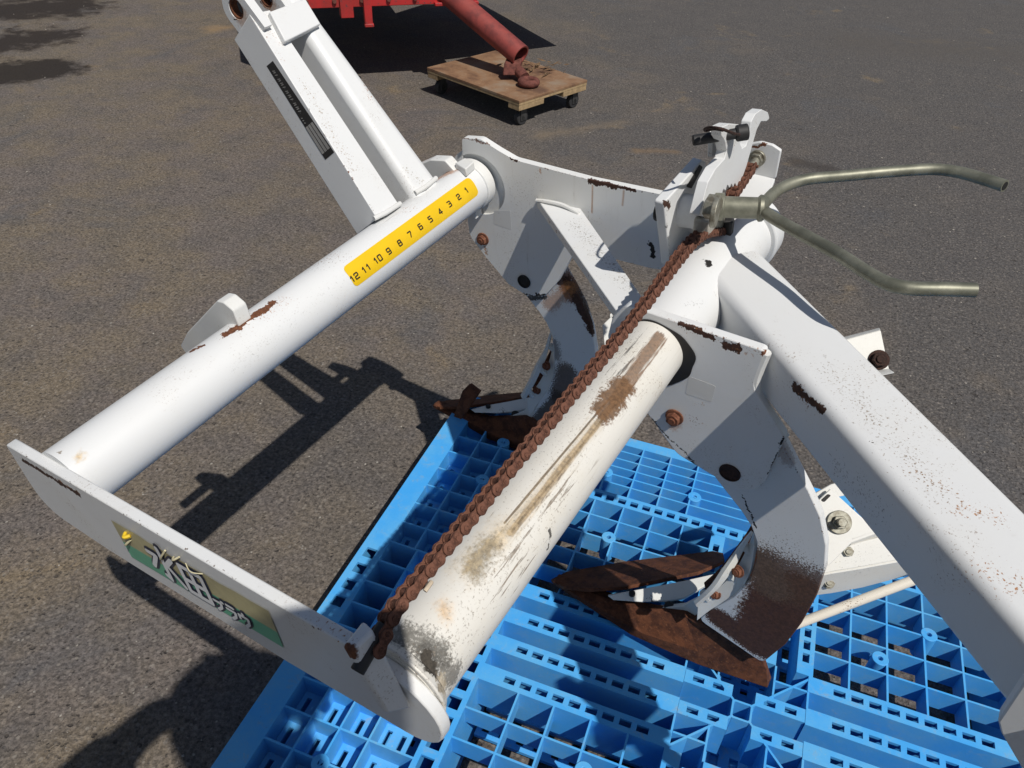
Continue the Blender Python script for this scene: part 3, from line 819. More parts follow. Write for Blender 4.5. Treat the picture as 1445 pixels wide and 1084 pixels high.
# --- the two side plates that carry the bodies, and the third at the end of the beam
B0 = .4675
pB = [U(p, B0) for p in ((872, 520), (857, 475), (864, 448), (884, 431), (907, 438), (1081, 496), (1062, 547), (1108, 617), (1079, 680), (1062, 694), (1040, 692), (955, 641), (915, 586), (890, 552))]
oB = fillet(pB, [.02, .015, .015, .01, .02, .006, .03, .006, .015, .012, .015, .03, .03, .02])
ub = lambda px: U(px, B0 - .0006)
M_pB = white_mat('white_body_plate', [
    S(ub((960, 458)), ub((1005, 478)), .0045, RUST, 2.0, .2, 1, 'm'),
    S(ub((935, 446)), ub((1070, 497)), .0032, RUSTM, 2.8, .25, .9, 'm'),
    S(ub((1025, 487)), ub((1040, 492)), .006, RUST, 1.8, .2, 1, 'm'),
    S(ub((1030, 490)), ub((1070, 505)), .009, RUSTO, 2.8, .6, .6, 'm'),
    S(ub((1080, 498)), ub((1080, 500)), .005, RUSTM, 1.4, .2, 1, 'm'),
    S(ub((980, 570)), ub((994, 571)), .0035, RUSTM, 3.2, .2, 1, 'm'),
    S(ub((975, 590)), ub((984, 600)), .006, RUSTM, 3.2, .2, 1, 'f'),
    S(ub((1106, 620)), ub((1084, 680)), .0028, BLK, 2.2, .25, 1, 'm'),
    S(ub((1044, 697)), ub((1062, 698)), .003, RUSTM, 2.4, .25, 1, 'm'),
    S(ub((952, 598)), ub((952, 600)), .012, RUSTO, 1.6, .8, .6, 'm'),
    S(ub((915, 590)), ub((985, 660)), .0018, BLK, 2.2, .3, .9, 'm')], grime=.1)
TP = .012
plB = prism('body_plate', oB, (TP, 0, 0), M_pB, pl, bevel=.0015)
# dark greasy rim round the tube where it enters the plate
bm = bmesh.new()
gr_o = [(B0 - .0012, D + .005 + (.0465 + .003 * math.sin(5 * a) * math.sin(3 * a + 1)) * math.cos(a), -.004 + (.0435 + .002 * math.sin(4 * a)) * math.sin(a)) for a in [2 * PI * k / 72 for k in range(72)]]
gi = [(B0 - .0012, D + (R1 - .002) * math.cos(2 * PI * k / 40), (R1 - .002) * math.sin(2 * PI * k / 40)) for k in range(40)]
add_prism(bm, gr_o, (.0011, 0, 0), [gi]); finish('grease_rim', bm, M_hole, pl)

A0 = .7448
pA = [U(p, A0) for p in ((652.5, 215), (652, 195), (678, 196.5), (702, 212), (726, 226), (753, 233), (833, 254), (945, 277), (945, 382), (920, 379), (861, 364), (808, 359.5), (786, 399), (769, 417), (745, 418.5), (717, 400.5), (686, 363), (663, 333), (660, 310), (655, 262))]
oA = fillet(pA, [.01, .006, .02, .05, .03, .02, 0, 0, 0, 0, 0, .012, .03, .015, .015, .02, .03, .03, .03, .02])
ua = lambda px: U(px, A0 - .0006)
M_pA = white_mat('white_long_side_plate', [
    S(ua((833, 255)), ua((868, 263)), .0058, RUST, 1.6, .2, 1, 'm'),
    S(ua((866, 262)), ua((895, 268)), .0045, RUST, 1.8, .2, 1, 'm'),
    S(ua((885, 268)), ua((925, 275)), .003, RUST, 2.4, .2, 1, 'm'),
    S(ua((836, 262)), ua((835, 300)), .0028, RUSTO, 1.2, .9, .8, 's'),
    S(ua((880, 270)), ua((878, 290)), .003, RUSTO, 1.2, .9, .7, 's'),
    S(ua((720, 222)), ua((728, 226)), .004, RUST, 1.8, .2, 1, 'm'),
    S(ua((753, 234)), ua((830, 254)), .0026, RUSTM, 2.8, .3, .9, 'm'),
    S(ua((762, 238)), ua((762, 245)), .0035, RUSTO, 1.6, .9, .7, 'm'),
    S(ua((653, 195)), ua((690, 203)), .0022, RUSTM, 2.0, .3, .9, 'm'),
    S(ua((808, 360)), ua((786, 400)), .0028, RUST, 2.6, .25, 1, 'm'),
    S(ua((768, 417)), ua((740, 417)), .004, BLK, 2.2, .25, 1, 'm'),
    S(ua((810, 358)), ua((930, 379)), .003, RUST, 2.6, .3, .9, 'm'),
    S(ua((918, 345)), ua((921, 362)), .0048, BLK, 1.8, .2, 1, 'm'),
    S(ua((900, 345)), ua((899, 370)), .0016, BLK, 2.6, .2, 1, 'm'),
    S(ua((684, 350)), ua((686, 358)), .004, RUSTO, 1.6, .6, .8, 'm')], grime=.12, streak=(60, 90, 8), base=(.70, .70, .68))
hole = [(A0, .006 + .0515 * math.cos(2 * PI * k / 40), -.004 + .0525 * math.sin(2 * PI * k / 40)) for k in range(40)]
plA = prism('side_plate', oA, (TP, 0, 0), M_pA, pl, holes=[hole], bevel=.0015)
bm = bmesh.new(); add_tube(bm, (A0 + .0045, .004, -.002), (A0 + .04, .004, -.002), .056, 44); finish('tube_socket', bm, M_wclean, pl, .001)
# pale rectangles where labels came off
M_ghost = white_mat('clean_paint_patch', [], base=(.62, .615, .59), grime=0, speck=.1, rough=.5)
for pts, a, nm in ((((697, 297), (720, 297), (722, 325), (696, 316)), A0, 'label_patch'), (((972, 531), (1010, 545), (1004, 568), (967, 556)), B0, 'label_patch')):
    q = fillet([U(p, a - .00015) for p in pts], .003); prism(nm, q, (.00012, 0, 0), M_ghost, pl, bevel=0)

# --- diagonal brace between the plates
bm = bmesh.new()
wz = -.006
tq = [Wp(p, wz) for p in ((757, 281), (816, 297), (900, 410), (868, 436))]
tq[0][0] = tq[1][0] = .7447; tq[2] = tq[2] + (tq[2] - tq[1]) * .12; tq[3] = tq[3] + (tq[3] - tq[0]) * .10
add_hexa(bm, [q - np.array([0, 0, .016]) for q in tq], tq)
M_br = white_mat('white_brace', [
    S(Wp((810, 315), wz), Wp((890, 405), wz), .028, (.22, .19, .15), 2.6, .3, .8, 'f'),
    S(Wp((765, 296), wz - .008), Wp((866, 436), wz - .008), .004, RUSTM, 3.0, .3, .7, 'm')], grime=.2)
finish('brace_bar', bm, M_br, pl, .0015)
bm = bmesh.new(); add_sweep(bm, smooth_path([Wp((757, 283), wz + .001), Wp((775, 285), wz + .004), Wp((795, 290), wz + .004), Wp((817, 302), wz)], 6), .0032, 8); finish('weld_bead', bm, M_wclean, pl)

# --- square beam running back to the third body
tb = .0375
e0, e1 = Wp((1010, 390), tb), Wp((1420, 868), tb)
f0, f1 = Wp((1060, 345), tb), Wp((1445, 712), tb)
bd = ((e1 - e0) / np.linalg.norm(e1 - e0) + (f1 - f0) / np.linalg.norm(f1 - f0)); bd /= np.linalg.norm(bd)
bn = np.cross(np.array([0, 0, 1]), bd); bn /= np.linalg.norm(bn)
if bn @ (f0 - e0) < 0: bn = -bn
hw = abs(bn @ ((f0 + f1) / 2 - (e0 + e1) / 2)) / 2 + .003
mid0 = (e0 + f0) / 2; mid1 = (e1 + f1) / 2
cen = (mid0 + mid1) / 2; cen[2] = 0
bs, be = cen - bd * .245, cen + bd * .40
def sq_section(c, hw, r=.013):
    out = []
    for (sx, sz, a0) in ((1, 1, 0), (-1, 1, 90), (-1, -1, 180), (1, -1, 270)):
        for k in range(6):
            a = math.radians(a0 + k * 18)
            out.append(c + bn * (sx * (hw - r) + r * math.cos(a)) + np.array([0, 0, 1]) * (sz * (.0375 - r) + r * math.sin(a)))
    return out
bm = bmesh.new(); add_prism(bm, sq_section(bs, hw), be - bs)
bt = lambda px: Wp(px, tb)
bsd = lambda px: plane(px, cen - bn * hw, bn)
M_bm = white_mat('white_beam', [
    S(bsd((1120, 545)), bsd((1158, 580)), .0052, RUST, 2.2, .2, 1, 'm'),
    S(bsd((1130, 560)), bsd((1140, 572)), .009, RUSTM, 3.0, .25, .9, 'm'),
    S(bsd((1080, 420)), bsd((1082, 424)), .0045, RUST, 1.6, .2, 1, 'm'),
    S(bsd((1050, 450)), bsd((1068, 470)), .003, BLK, 2.6, .3, .9, 's'),
    S(bt((1290, 660)), bt((1330, 690)), .026, RUSTO, 2.6, .35, .75, 'f'),
    S(bt((1350, 715)), bt((1405, 730)), .020, RUSTO, 2.7, .3, .95, 'f'),
    S(bt((1355, 706)), bt((1400, 728)), .012, (.42, .19, .06), 2.6, .5, .9, 'f'),
    S(bt((1395, 810)), bt((1445, 830)), .024, RUSTO, 2.7, .3, .9, 'f'),
    S(bt((1245, 520)), bt((1255, 530)), .010, RUSTO, 2.6, .5, .8, 'f'),
    S(bt((1170, 520)), bt((1330, 700)), .040, (.26, .20, .14), 2.45, .3, .6, 'f'),
    S(bsd((1180, 660)), bsd((1240, 720)), .035, (.12, .10, .09), 2.4, .25, .5, 'f'),
    S(bt((1224, 627)), bt((1230, 621)), .0020, RUST, 2.0, .3, 1, 'm')], grime=.06, speck=.7)
finish('beam', bm, M_bm, pl)
# welds where the beam meets sleeve and plate
bm = bmesh.new(); add_sweep(bm, smooth_path([U((1081, 497), B0 + .006), U((1066, 540), B0 + .006), U((1075, 580), B0 + .008), U((1108, 617), B0 + .01)], 8), .006, 10); finish('weld_bead', bm, M_wclean, pl)
pC = [U(p, .2) for p in ((1408, 1018), (1450, 955), (1640, 1010), (1720, 1100), (1660, 1260), (1600, 1285), (1480, 1150), (1412, 1034))]
prism('body_plate', fillet(pC, [.004, .01, .01, .01, .02, .02, .02, .006]), (TP, 0, 0), M_pB, pl, bevel=.0015)

# --- bolts
def hexbolt_mesh(r=.0095, h=.0075, wr=.0125):
    bm = bmesh.new(); add_tube(bm, (0, 0, 0), (0, 0, .0022), wr, 24)
    ring_ = [Vector((r * math.cos(PI / 3 * k), r * math.sin(PI / 3 * k), .0022)) for k in range(6)]
    add_prism(bm, ring_, (0, 0, h)); add_tube(bm, (0, 0, h + .002), (0, 0, h + .0045), r * .55, 12)
    return bm
bolt0 = finish('bolt', hexbolt_mesh(), M_boltrust, pl, .0007)
bolt_first = [True]
def bolt(pos, axis, s=1.0, mat=None, parent=pl):
    if bolt_first[0] and mat is None:
        o = bolt0; bolt_first[0] = False
    else:
        o = bolt0.copy(); COL.objects.link(o)
        if mat is not None:
            o.data = bolt0.data.copy(); o.data.materials[0] = mat
    o.parent = parent; o.location = V3(pos); o.rotation_mode = 'QUATERNION'; o.rotation_quaternion = qrot(axis); o.scale = (s, s, s); return o
bolt(U((682, 337), A0), (-1, 0, 0), .93); bolt(U((952, 588), B0), (-1, 0, 0), .93)
def cap(pos, axis, r, h, mat, name='bolt_hole'):
    a = V3(axis).normalized(); p = V3(pos)
    bm = bmesh.new(); add_tube(bm, p - a * .002, p + a * h, r, 26, inner=r * .86); add_tube(bm, p - a * .002, p + a * h * .35, r * .9, 26)
    return finish(name, bm, mat, pl, .0004)
cap(U((740, 397), A0), (-1, 0, 0), .0125, .0030, M_hole, 'round_bolt_head'); cap(U((1030, 667), B0), (-1, 0, 0), .0135, .0016, M_boltdark, 'round_bolt_head')

# --- mast (top link frame)
NM = np.array([0, .789, .615]); NM /= np.linalg.norm(NM); P0M = (0, -.011, .051)
mp = lambda px: plane(px, P0M, NM)
DM = np.array([0, -.615, .789]); DM /= np.linalg.norm(DM)
def member(name, px4, depth, mat, ext=0.12, r=.003, dip=.05):
    a, b, c, d = [mp(p) for p in px4]              # bottom left, bottom right, top right, top left
    dl, dr = (d - a) / np.linalg.norm(d - a), (c - b) / np.linalg.norm(c - b)
    a, b = a - dl * dip, b - dr * dip; c, d = c + dr * ext, d + dl * ext
    nd = NM * depth
    bm = bmesh.new(); add_hexa(bm, [a - nd, b - nd, b, a], [d - nd, c - nd, c, d])
    return finish(name, bm, mat, pl, r, seg=4)
ml = lambda px: mp(px)
M_ms = white_mat('white_mast', [
    S(mp((360, 30)), mp((398, 62)), .0045, RUSTM, 2.6, .3, .9, 'm'),
    S(mp((352, 22)), mp((400, 85)), .005, RUSTO, 3.0, .5, .6, 'f'),
    S(mp((430, 120)), mp((500, 240)), .018, (.33, .24, .15), 2.5, .3, .7, 'f'),
    S(mp((352, 24)), mp((530, 305)), .003, RUSTM, 3.2, .3, .8, 'm'),
    S(mp((515, 110)), mp((520, 135)), .010, RUSTO, 3.2, .4, .8, 'f'),
    S(mp((575, 240)), mp((600, 262)), .014, (.35, .30, .22), 3.0, .4, .8, 'f')], grime=.06)
member('mast_bar', ((530, 305), (562, 287), (381, 14), (352, 20)), .060, M_ms, .0, .0012, .004)
member('mast_tube', ((581, 270), (616, 249), (434, 0), (405, 4)), .090, M_ms, .13, .018)
# lugs with the top link holes
def lug(uc, th, px, mat, rr=.0235, rh=.0135, down=.09):
    c = U(px, uc)
    c2 = c - DM * down
    nrm = NM
    pts = []
    for k in range(19):
        a = PI * k / 18
        pts.append(c + rr * (math.cos(a) * NM + math.sin(a) * DM))
    pts += [c2 - NM * rr, c2 + NM * rr]
    h = [c + rh * (math.cos(2 * PI * k / 28) * NM + math.sin(2 * PI * k / 28) * DM) for k in range(28)]
    M_l = white_mat('white_lug', [S(c, c, rh * 1.15, RUST, .9, .25, .9, 'm'), S(c - DM * .01, c - DM * .012, rh * 1.3, RUSTO, 1.4, .5, .5, 'm')], grime=.1)
    o = prism('mast_lug', pts, (th, 0, 0), M_l, pl, holes=[h], bevel=.001)
    bm = bmesh.new(); add_tube(bm, c + np.array([.001, 0, 0]), c + np.array([th - .001, 0, 0]), rh + .0005, 28, inner=rh - .0025); finish('bush', bm, M_rust, o)
lug(float(mp((352, 20))[0]) + .0004, .014, (333, 13), M_ms, rr=.026, rh=.0135, down=.045)
lug(.604, .014, (375, -2), M_ms, rr=.024, rh=.0125, down=.035)
tq = [mp(p) + NM * .009 for p in ((377, 22), (427, 3), (449, 39), (399, 64))]
bm = bmesh.new(); add_hexa(bm, [q - NM * .012 for q in tq], tq); finish('spacer_plate', bm, M_ms, pl, .0015)
# welds at the mast foot
for a, b in (((530, 306), (562, 288)), ((588, 270), (613, 252))):
    A_, B_ = mp(a), mp(b); bm = bmesh.new(); add_sweep(bm, [A_ - np.array([.004, 0, .001]), A_ * .66 + B_ * .34 + np.array([0, .004, .0]), A_ * .34 + B_ * .66 + np.array([0, .003, .0]), B_ + np.array([.004, 0, -.001])], .0036, 10); finish('weld_bead', bm, M_wclean, pl)
# black sticker on the mast flank
ms_u = float(mp((420, 150))[0]) - .0030
def msf(px):
    # flank of the mast bar
    a, d = mp((530, 305)), mp((352, 19)); dl = (d - a) / np.linalg.norm(d - a); n = np.cross(dl, NM); n /= np.linalg.norm(n)
    if n[0] > 0: n = -n
    return plane(px, a + n * .0006, n), n
cor = [(376, 93.5), (385, 86), (471.5, 215), (459, 225.5)]
Q4 = [msf(p)[0] for p in cor]; nfl = msf((420, 150))[1]
def mk(s, t, lift=0): return (1 - t) * ((1 - s) * Q4[0] + s * Q4[3]) + t * ((1 - s) * Q4[1] + s * Q4[2]) + nfl * lift
bm = bmesh.new(); bm.faces.new([bm.verts.new(V3(mk(s, t))) for s, t in ((0, 0), (1, 0), (1, 1), (0, 1))]); bst = finish('plate_sticker', bm, M_black, pl)
M_stripe = plain('grey_stripe', (.34, .33, .31), .5, 0, .2, 40, bmp=0)
for t0, t1_ in ((.06, .30), (.36, .60), (.66, .92)):
    bm = bmesh.new(); bm.faces.new([bm.verts.new(V3(mk(s, t, .0004))) for s, t in ((.655, t0), (.945, t0), (.945, t1_), (.655, t1_))]); finish('stripe', bm, M_stripe, bst)
bm = bmesh.new()
random.seed(3)
for k in range(11):
    s0 = .07 + k * .043
    strokes(bm, [[(s0, .30), (s0 + .012, .58)], [(s0 + .004, .44), (s0 + .026, .40)], [(s0 + .026, .56), (s0 + .02, .30)]][:(2 if k % 3 == 1 else 3)], .0085, lambda x, y: V3(mk(x, y, .0004)), nrm=nfl)
for k in range(3): strokes(bm, [[(.565 + k * .026, .2), (.573 + k * .026, .34)]], .009, lambda x, y: V3(mk(x, y, .0008)), nrm=nfl)
finish('printed_line', bm, M_stripe, bst)

# --- lower link lugs with their pins, on the front of the tube
for (uu, sgn) in ((.245, 1), (.700, 1)):
    pts = [(uu, .004, .036), (uu, .004, .060), (uu, -.010, .068), (uu, -.022, .0665), (uu, -.118, -.012), (uu, -.150, -.045), (uu, -.135, -.070), (uu, -.07, -.055), (uu, .0, -.034)]
    if uu > .5: pts = [(uu, .0, .034), (uu, -.02, .052), (uu, -.05, .048), (uu, -.125, .01), (uu, -.150, -.03), (uu, -.12, -.055), (uu, .0, -.034)]
    prism('link_lug', fillet(pts, .005, 2), (.020, 0, 0), M_wclean, pl, bevel=.0015)
    tube('link_pin', (uu - .070, -.100, -.040), (uu + .026, -.100, -.040), .011, M_zinc, pl, 20, bevel=.0015)

# --- bodies: shank, landside, share, frog, slatted moldboard
us_ = .4805
sh = [U(p, us_) for p in ((985, 640), (1012, 678), (1031, 702), (1048, 724), (1060, 743), (1067.5, 764), (1067, 790), (1057, 820), (1034, 843), (1008, 857), (985, 874), (1076, 936), (1108, 910), (1131, 880), (1152, 842), (1164, 806), (1166, 770), (1158, 730), (1142, 695), (1110, 632), (1085, 590))]
usf = lambda px: U(px, us_ - .0006)
M_sk = white_mat('white_scoured_shank', [
    S(usf((1112, 842)), usf((1078, 900)), .056, (.085, .034, .020), 1.4, .22, 1, 'm'),
    S(usf((1128, 838)), usf((1085, 912)), .044, (.080, .033, .020), 1.6, .2, 1, 'f'),
    S(usf((1016, 874)), usf((1066, 912)), .026, (.080, .033, .020), 1.3, .2, 1, 'f'),
    S(usf((1082, 806)), usf((1150, 836)), .052, (.10, .05, .03), 2.2, .25, .9, 'f'),
    S(usf((1074, 792)), usf((1090, 830)), .030, (.12, .075, .05), 2.2, .3, .9, 'f'),
    S(usf((1100, 770)), usf((1130, 790)), .05, (.14, .10, .07), 2.5, .3, .8, 'f'),
    S(usf((1110, 640)), usf((1146, 700)), .004, BLK, 2.4, .25, 1, 'm'),
    S(usf((1148, 700)), usf((1164, 760)), .003, RUSTM, 2.4, .25, 1, 'm'),
    S(usf((1046, 700)), usf((1066, 745)), .0018, BLK, 2.0, .3, 1, 'm'),
    S(usf((1100, 625)), usf((1112, 650)), .010, RUSTM, 2.2, .3, .4, 'm')], grime=.12, speck=.8)
usa = lambda px: U(px, .763) + np.array([-.281, .470, .011])
M_skA = white_mat('white_rust_edged_shank', [
    S(usa((795, 392)), usa((808, 415)), .020, RUSTM, 1.8, .3, .9, 'm'),
    S(usa((800, 395)), usa((838, 470)), .010, RUST, 2.2, .2, 1, 'm'),
    S(usa((810, 400)), usa((825, 440)), .014, (.06, .03, .02), 2.0, .25, .9, 'f'),
    S(usa((775, 430)), usa((805, 405)), .018, RUSTO, 2.2, .6, .6, 'f'),
    S(usa((770, 420)), usa((745, 420)), .006, BLK, 2.0, .3, .9, 'm'),
    S(usa((781, 485)), usa((784, 500)), .016, (.10, .08, .07), 2.2, .4, .7, 'f'),
    S(usa((800, 525)), usa((790, 560)), .026, (.08, .05, .035), 2.2, .3, .9, 'f'),
    S(usa((790, 560)), usa((750, 605)), .018, (.05, .03, .02), 1.8, .3, .9, 'f')], grime=.2, speck=.8)
body = []
shank = prism('shank', fillet(sh, .012, 3), (.014, 0, 0), M_sk, pl, bevel=.0015); body.append(shank)
# bare lower rust band: runs down to the landside bar
hl = .155
T = Zl((780, 824), .158)
# landside bar: long rusty bar from the point to the heel
lt0, lt1 = U((868, 843), .492), U((1070, 912), .492)
heel_b = Zl((1082, 972), .156); heel_f = Zl((1086, 945), .170)
bm = bmesh.new()
tip_t = T + np.array([0, .004, .016])
mid_b = T * .5 + heel_b * .5
top_a = [tip_t, U((884, 855), .488), U((966, 869), .488), U((1068, 914), .488)]
ridge = [T + np.array([-.003, .002, .010]), Zl((905, 893), .176), Zl((985, 920), .180), Zl((1082, 946), .190)]
low = [T, Zl((890, 896), .153), Zl((985, 938), .153), Zl((1083, 971), .153)]
n_ = len(top_a); rows = [top_a, ridge, low]
back = [[p + np.array([.016, 0, -.004]) for p in top_a], [p + np.array([.020, 0, .0]) for p in low]]
rows = [back[0]] + rows + [back[1]]
vv = [[bm.verts.new(V3(p)) for p in r_] for r_ in rows]
for i in range(len(rows)):
    j = (i + 1) % len(rows)
    for k in range(n_ - 1): bm.faces.new((vv[i][k], vv[i][k + 1], vv[j][k + 1], vv[j][k]))
bm.faces.new([r_[0] for r_ in vv]); bm.faces.new([r_[-1] for r_ in vv][::-1])
body.append(finish('landside', bm, M_share, pl, .001, smooth=25))
# share: the wing that runs off to the far side
bm = bmesh.new()
ct = [Zl((778, 822), .156), Zl((800, 811), .153), Zl((880, 797), .153), Zl((1006, 782), .153), Zl((1020, 785), .158)]
it = [Zl((795, 832), .172), Zl((830, 836), .19), Zl((880, 833), .205), Zl((985, 812), .215), Zl((1022, 796), .205)]
add_strip(bm, ct, it, .006); body.append(finish('share', bm, M_share, pl, .0008, smooth=25))
# frog: white plates bolted inside the share
M_fr = white_mat('white_frog', [S(U((900, 850), .5), U((1010, 830), .5), .012, BLK, 3.0, .25, .7, 'm')], grime=.2, base=(.64, .64, .61))
fa = [Zl(p, h) for p, h in (((858, 839), .200), ((884, 835), .210), ((925, 829), .217), ((967, 822), .226), ((1010, 812), .245))]
fb = [Zl(p, h) for p, h in (((866, 845), .196), ((906, 849.5), .203), ((942, 849.5), .209), ((966, 846), .218), ((1004, 824), .238))]
bm = bmesh.new(); add_strip(bm, fa, fb, .008); frog = finish('frog_plate', bm, M_fr, pl, .001); body.append(frog)
fa = [U(p, .500 + .004 * k) for k, p in enumerate(((876, 850), (908, 854), (942, 853), (968, 850), (1000, 834)))]
fb = [U(p, .494 + .004 * k) for k, p in enumerate(((890, 861), (905, 866), (946, 868), (970, 872), (1014, 848)))]
bm = bmesh.new(); add_strip(bm, fa, fb, .01); body.append(finish('frog_rib', bm, M_fr, pl, .001))
# curved lower moldboard sheet seen from inside, left of the shank
ca = smooth_path([U((978, 848), .458), U((1001, 827), .464), U((1018, 803), .476), U((1040, 773), .496), U((1060, 748), .500)], 5)
cb = smooth_path([U((984, 873), .478), U((1006, 856), .484), U((1040, 838), .487), U((1061, 808), .488), U((1068.5, 772), .488)], 5)
def between(t, back): return [a * (1 - t) + b * t + Vector((back, 0, 0)) for a, b in zip(ca, cb)]
bm = bmesh.new(); add_strip(bm, ca, between(.22, .003), .007); body.append(finish('moldboard_lip', bm, M_fr, pl, .0008))
bm = bmesh.new(); add_strip(bm, between(.46, .012), cb, .004); body.append(finish('moldboard_root', bm, M_fr, pl, .0006))
bm = bmesh.new(); add_strip(bm, between(.10, .040), between(1.1, .040), .005); body.append(finish('moldboard_back', bm, M_share, pl, .0006))
for k_ in (3, 10, 16):
    a_, b_ = between(.15, .004)[k_], between(.62, .012)[k_]
    bm = bmesh.new(); add_sweep(bm, [a_, b_], .0065, 10); body.append(finish('moldboard_tie', bm, M_fr, pl))
for px in ((1042, 806), (1010, 837)): body.append(bolt(U(px, .484), (-1, -.35, .4), .75, M_boltrust))
for px, h in (((892, 837), .222), ((955, 829), .226)):
    c = Zl(px, h); bm = bmesh.new(); add_tube(bm, V3(c) - Vector((0, 0, .004)), V3(c) + Vector((0, 0, .0008)), .0052, 16); body.append(finish('bolt_hole', bm, M_hole, pl))
for px in ((897, 857), (945, 855)):
    c = U(px, .505); bm = bmesh.new(); add_tube(bm, V3(c), V3(c) + Vector((-.004, 0, .003)), .008, 16); body.append(finish('bolt_hole', bm, M_hole, pl))
# slatted moldboard behind the shank
um = .60
M_mb = white_mat('white_slat', [S(U((1175, 800), um), U((1250, 780), um), .05, GRIME, 3.0, .5, .25, 'f')], grime=.1, base=(.70, .69, .65))
NS = np.array([-.62, .22, .75]); NS /= np.linalg.norm(NS)
PS = U((1196, 778), um)
def MP(px, off=0.0): return plane(px, PS + NS * off, NS)
def slat(pxs, a, dv, th=.004, name='moldboard_slat'):
    pts = [MP(p, a) for p in pxs]; return prism(name, pts, -NS * th, M_mb, pl, bevel=.001)
body.append(slat(((1140, 720), (1172, 690), (1240, 752), (1202, 766), (1170, 798), (1152, 800)), .016, 0, .006, 'moldboard_bracket'))
bm = bmesh.new()
sA = [MP(p, .0) for p in ((1148, 800), (1172, 778), (1215, 764), (1290, 745), (1340, 736))]
sB = [MP(p, -.003) for p in ((1145, 812), (1172, 806), (1215, 799), (1290, 785), (1340, 778))]
sC = [MP(p, -.050) for p in ((1140, 838), (1172, 834), (1215, 826), (1290, 806), (1340, 796))]
add_strip(bm, sA, sB, .004); add_strip(bm, sB, sC, .004); body.append(finish('moldboard_slat', bm, M_mb, pl, .0008))
bm = bmesh.new()
sA2 = [MP(p, .0) for p in ((1150, 695), (1172, 683), (1230, 668))]; sB2 = [MP(p, -.004) for p in ((1150, 712), (1172, 703), (1230, 690))]
add_strip(bm, sA2, sB2, .004); body.append(finish('moldboard_slat', bm, M_mb, pl, .0008))
bm = bmesh.new()
sA2 = [MP(p, .014) for p in ((1200, 757), (1226, 748), (1300, 728))]; sB2 = [MP(p, -.003) for p in ((1196, 768), (1226, 757), (1300, 736))]
add_strip(bm, sA2, sB2, .005); body.append(finish('moldboard_slat', bm, M_mb, pl, .0008))
nz = tuple(NS)
b_ = bolt(MP((1184, 737), .0162), nz, 1.05, M_zincdull); body.append(b_)
bm = bmesh.new(); add_tube(bm, V3(MP((1184, 737), .0162)), V3(MP((1184, 737), .0162)) + V3(nz) * .004, .0165, 28); body.append(finish('washer', bm, M_zincdull, pl, .0008))
bm = bmesh.new(); add_tube(bm, V3(MP((1184, 737), .0162)), V3(MP((1184, 737), .0162)) + V3(nz) * .024, .0058, 16); body.append(finish('stud', bm, M_zincdull, pl, .0005))
body.append(bolt(MP((1196, 778), .0005), nz, .78, M_zincdull)); body.append(bolt(MP((1169, 822), -.026), nz, .72, M_zincdull))
c = MP((1172, 700), .0165); bm = bmesh.new(); add_prism(bm, fillet([MP(p, .0165) for p in ((1158, 706), (1168, 697), (1173, 699), (1163, 709))], .003), -NS * .0012); body.append(finish('slot', bm, M_hole, pl))
M_rod = white_mat('cream_stay_rod', [S(U((1100, 890), .55), U((1285, 822), .58), .012, RUSTM, 3.4, .3, .6, 'f')], base=(.70, .65, .56), grime=.15)
body.append(tube('stay_rod', U((1092, 893), .500), U((1310, 811), .640), .0070, M_rod, pl, 18))
for (dv, du, dw) in ((-.470, .281, -.011), (.455, -.275, .0)):
    for o in body:
        if dv > 0 and o.name.split('.')[0] in ('slot', 'bolt_hole'): continue
        c = o.copy(); COL.objects.link(c); c.parent = pl; c.location = Vector(o.location) + Vector((du, dv, dw))
        if o is shank and dv < 0: c.data = o.data.copy(); c.data.materials[0] = M_skA
# blade standing on the far body's point (skim cutter)
bm = bmesh.new()
q0 = [Zl(p, h) for p, h in (((640, 588), .165), ((650, 592), .165), ((676, 553), .25), ((662, 542), .25), ((652, 552), .235))]
add_prism(bm, q0, (.006, .003, 0)); finish('cutter_blade', bm, M_share, pl, .001)

# --- bracket seen behind the beam, with a rusty bolt
ur = .62
NR = np.array([-.66, .25, .70]); NR /= np.linalg.norm(NR); PR = U((1225, 497), ur)
def RPl(px, off=0.0): return plane(px, PR + NR * off, NR)
pr_ = [RPl(p) for p in ((1175, 484), (1243, 466), (1250, 500), (1255, 522), (1200, 528))]
prism('rear_bracket', pr_, -NR * .005, white_mat('white_bracket', [], base=(.72, .71, .66), grime=.1), pl, bevel=.0012)
bm = bmesh.new(); fl_ = [RPl((1180, 483)), RPl((1243, 466)), RPl((1241, 462.5), -.012), RPl((1178, 479), -.012)]
add_hexa(bm, [q - NR * .004 for q in fl_], fl_); finish('bracket_flange', bm, M_wclean, pl, .001)
bm = bmesh.new(); fl_ = [RPl((1222, 525)), RPl((1254, 520)), RPl((1263, 526), .014), RPl((1226, 534), .014)]
add_hexa(bm, [q - NR * .004 for q in fl_], fl_); finish('bracket_flange', bm, M_wclean, pl, .001)
bolt(RPl((1240, 508)), tuple(NR), .95, M_boltdark)

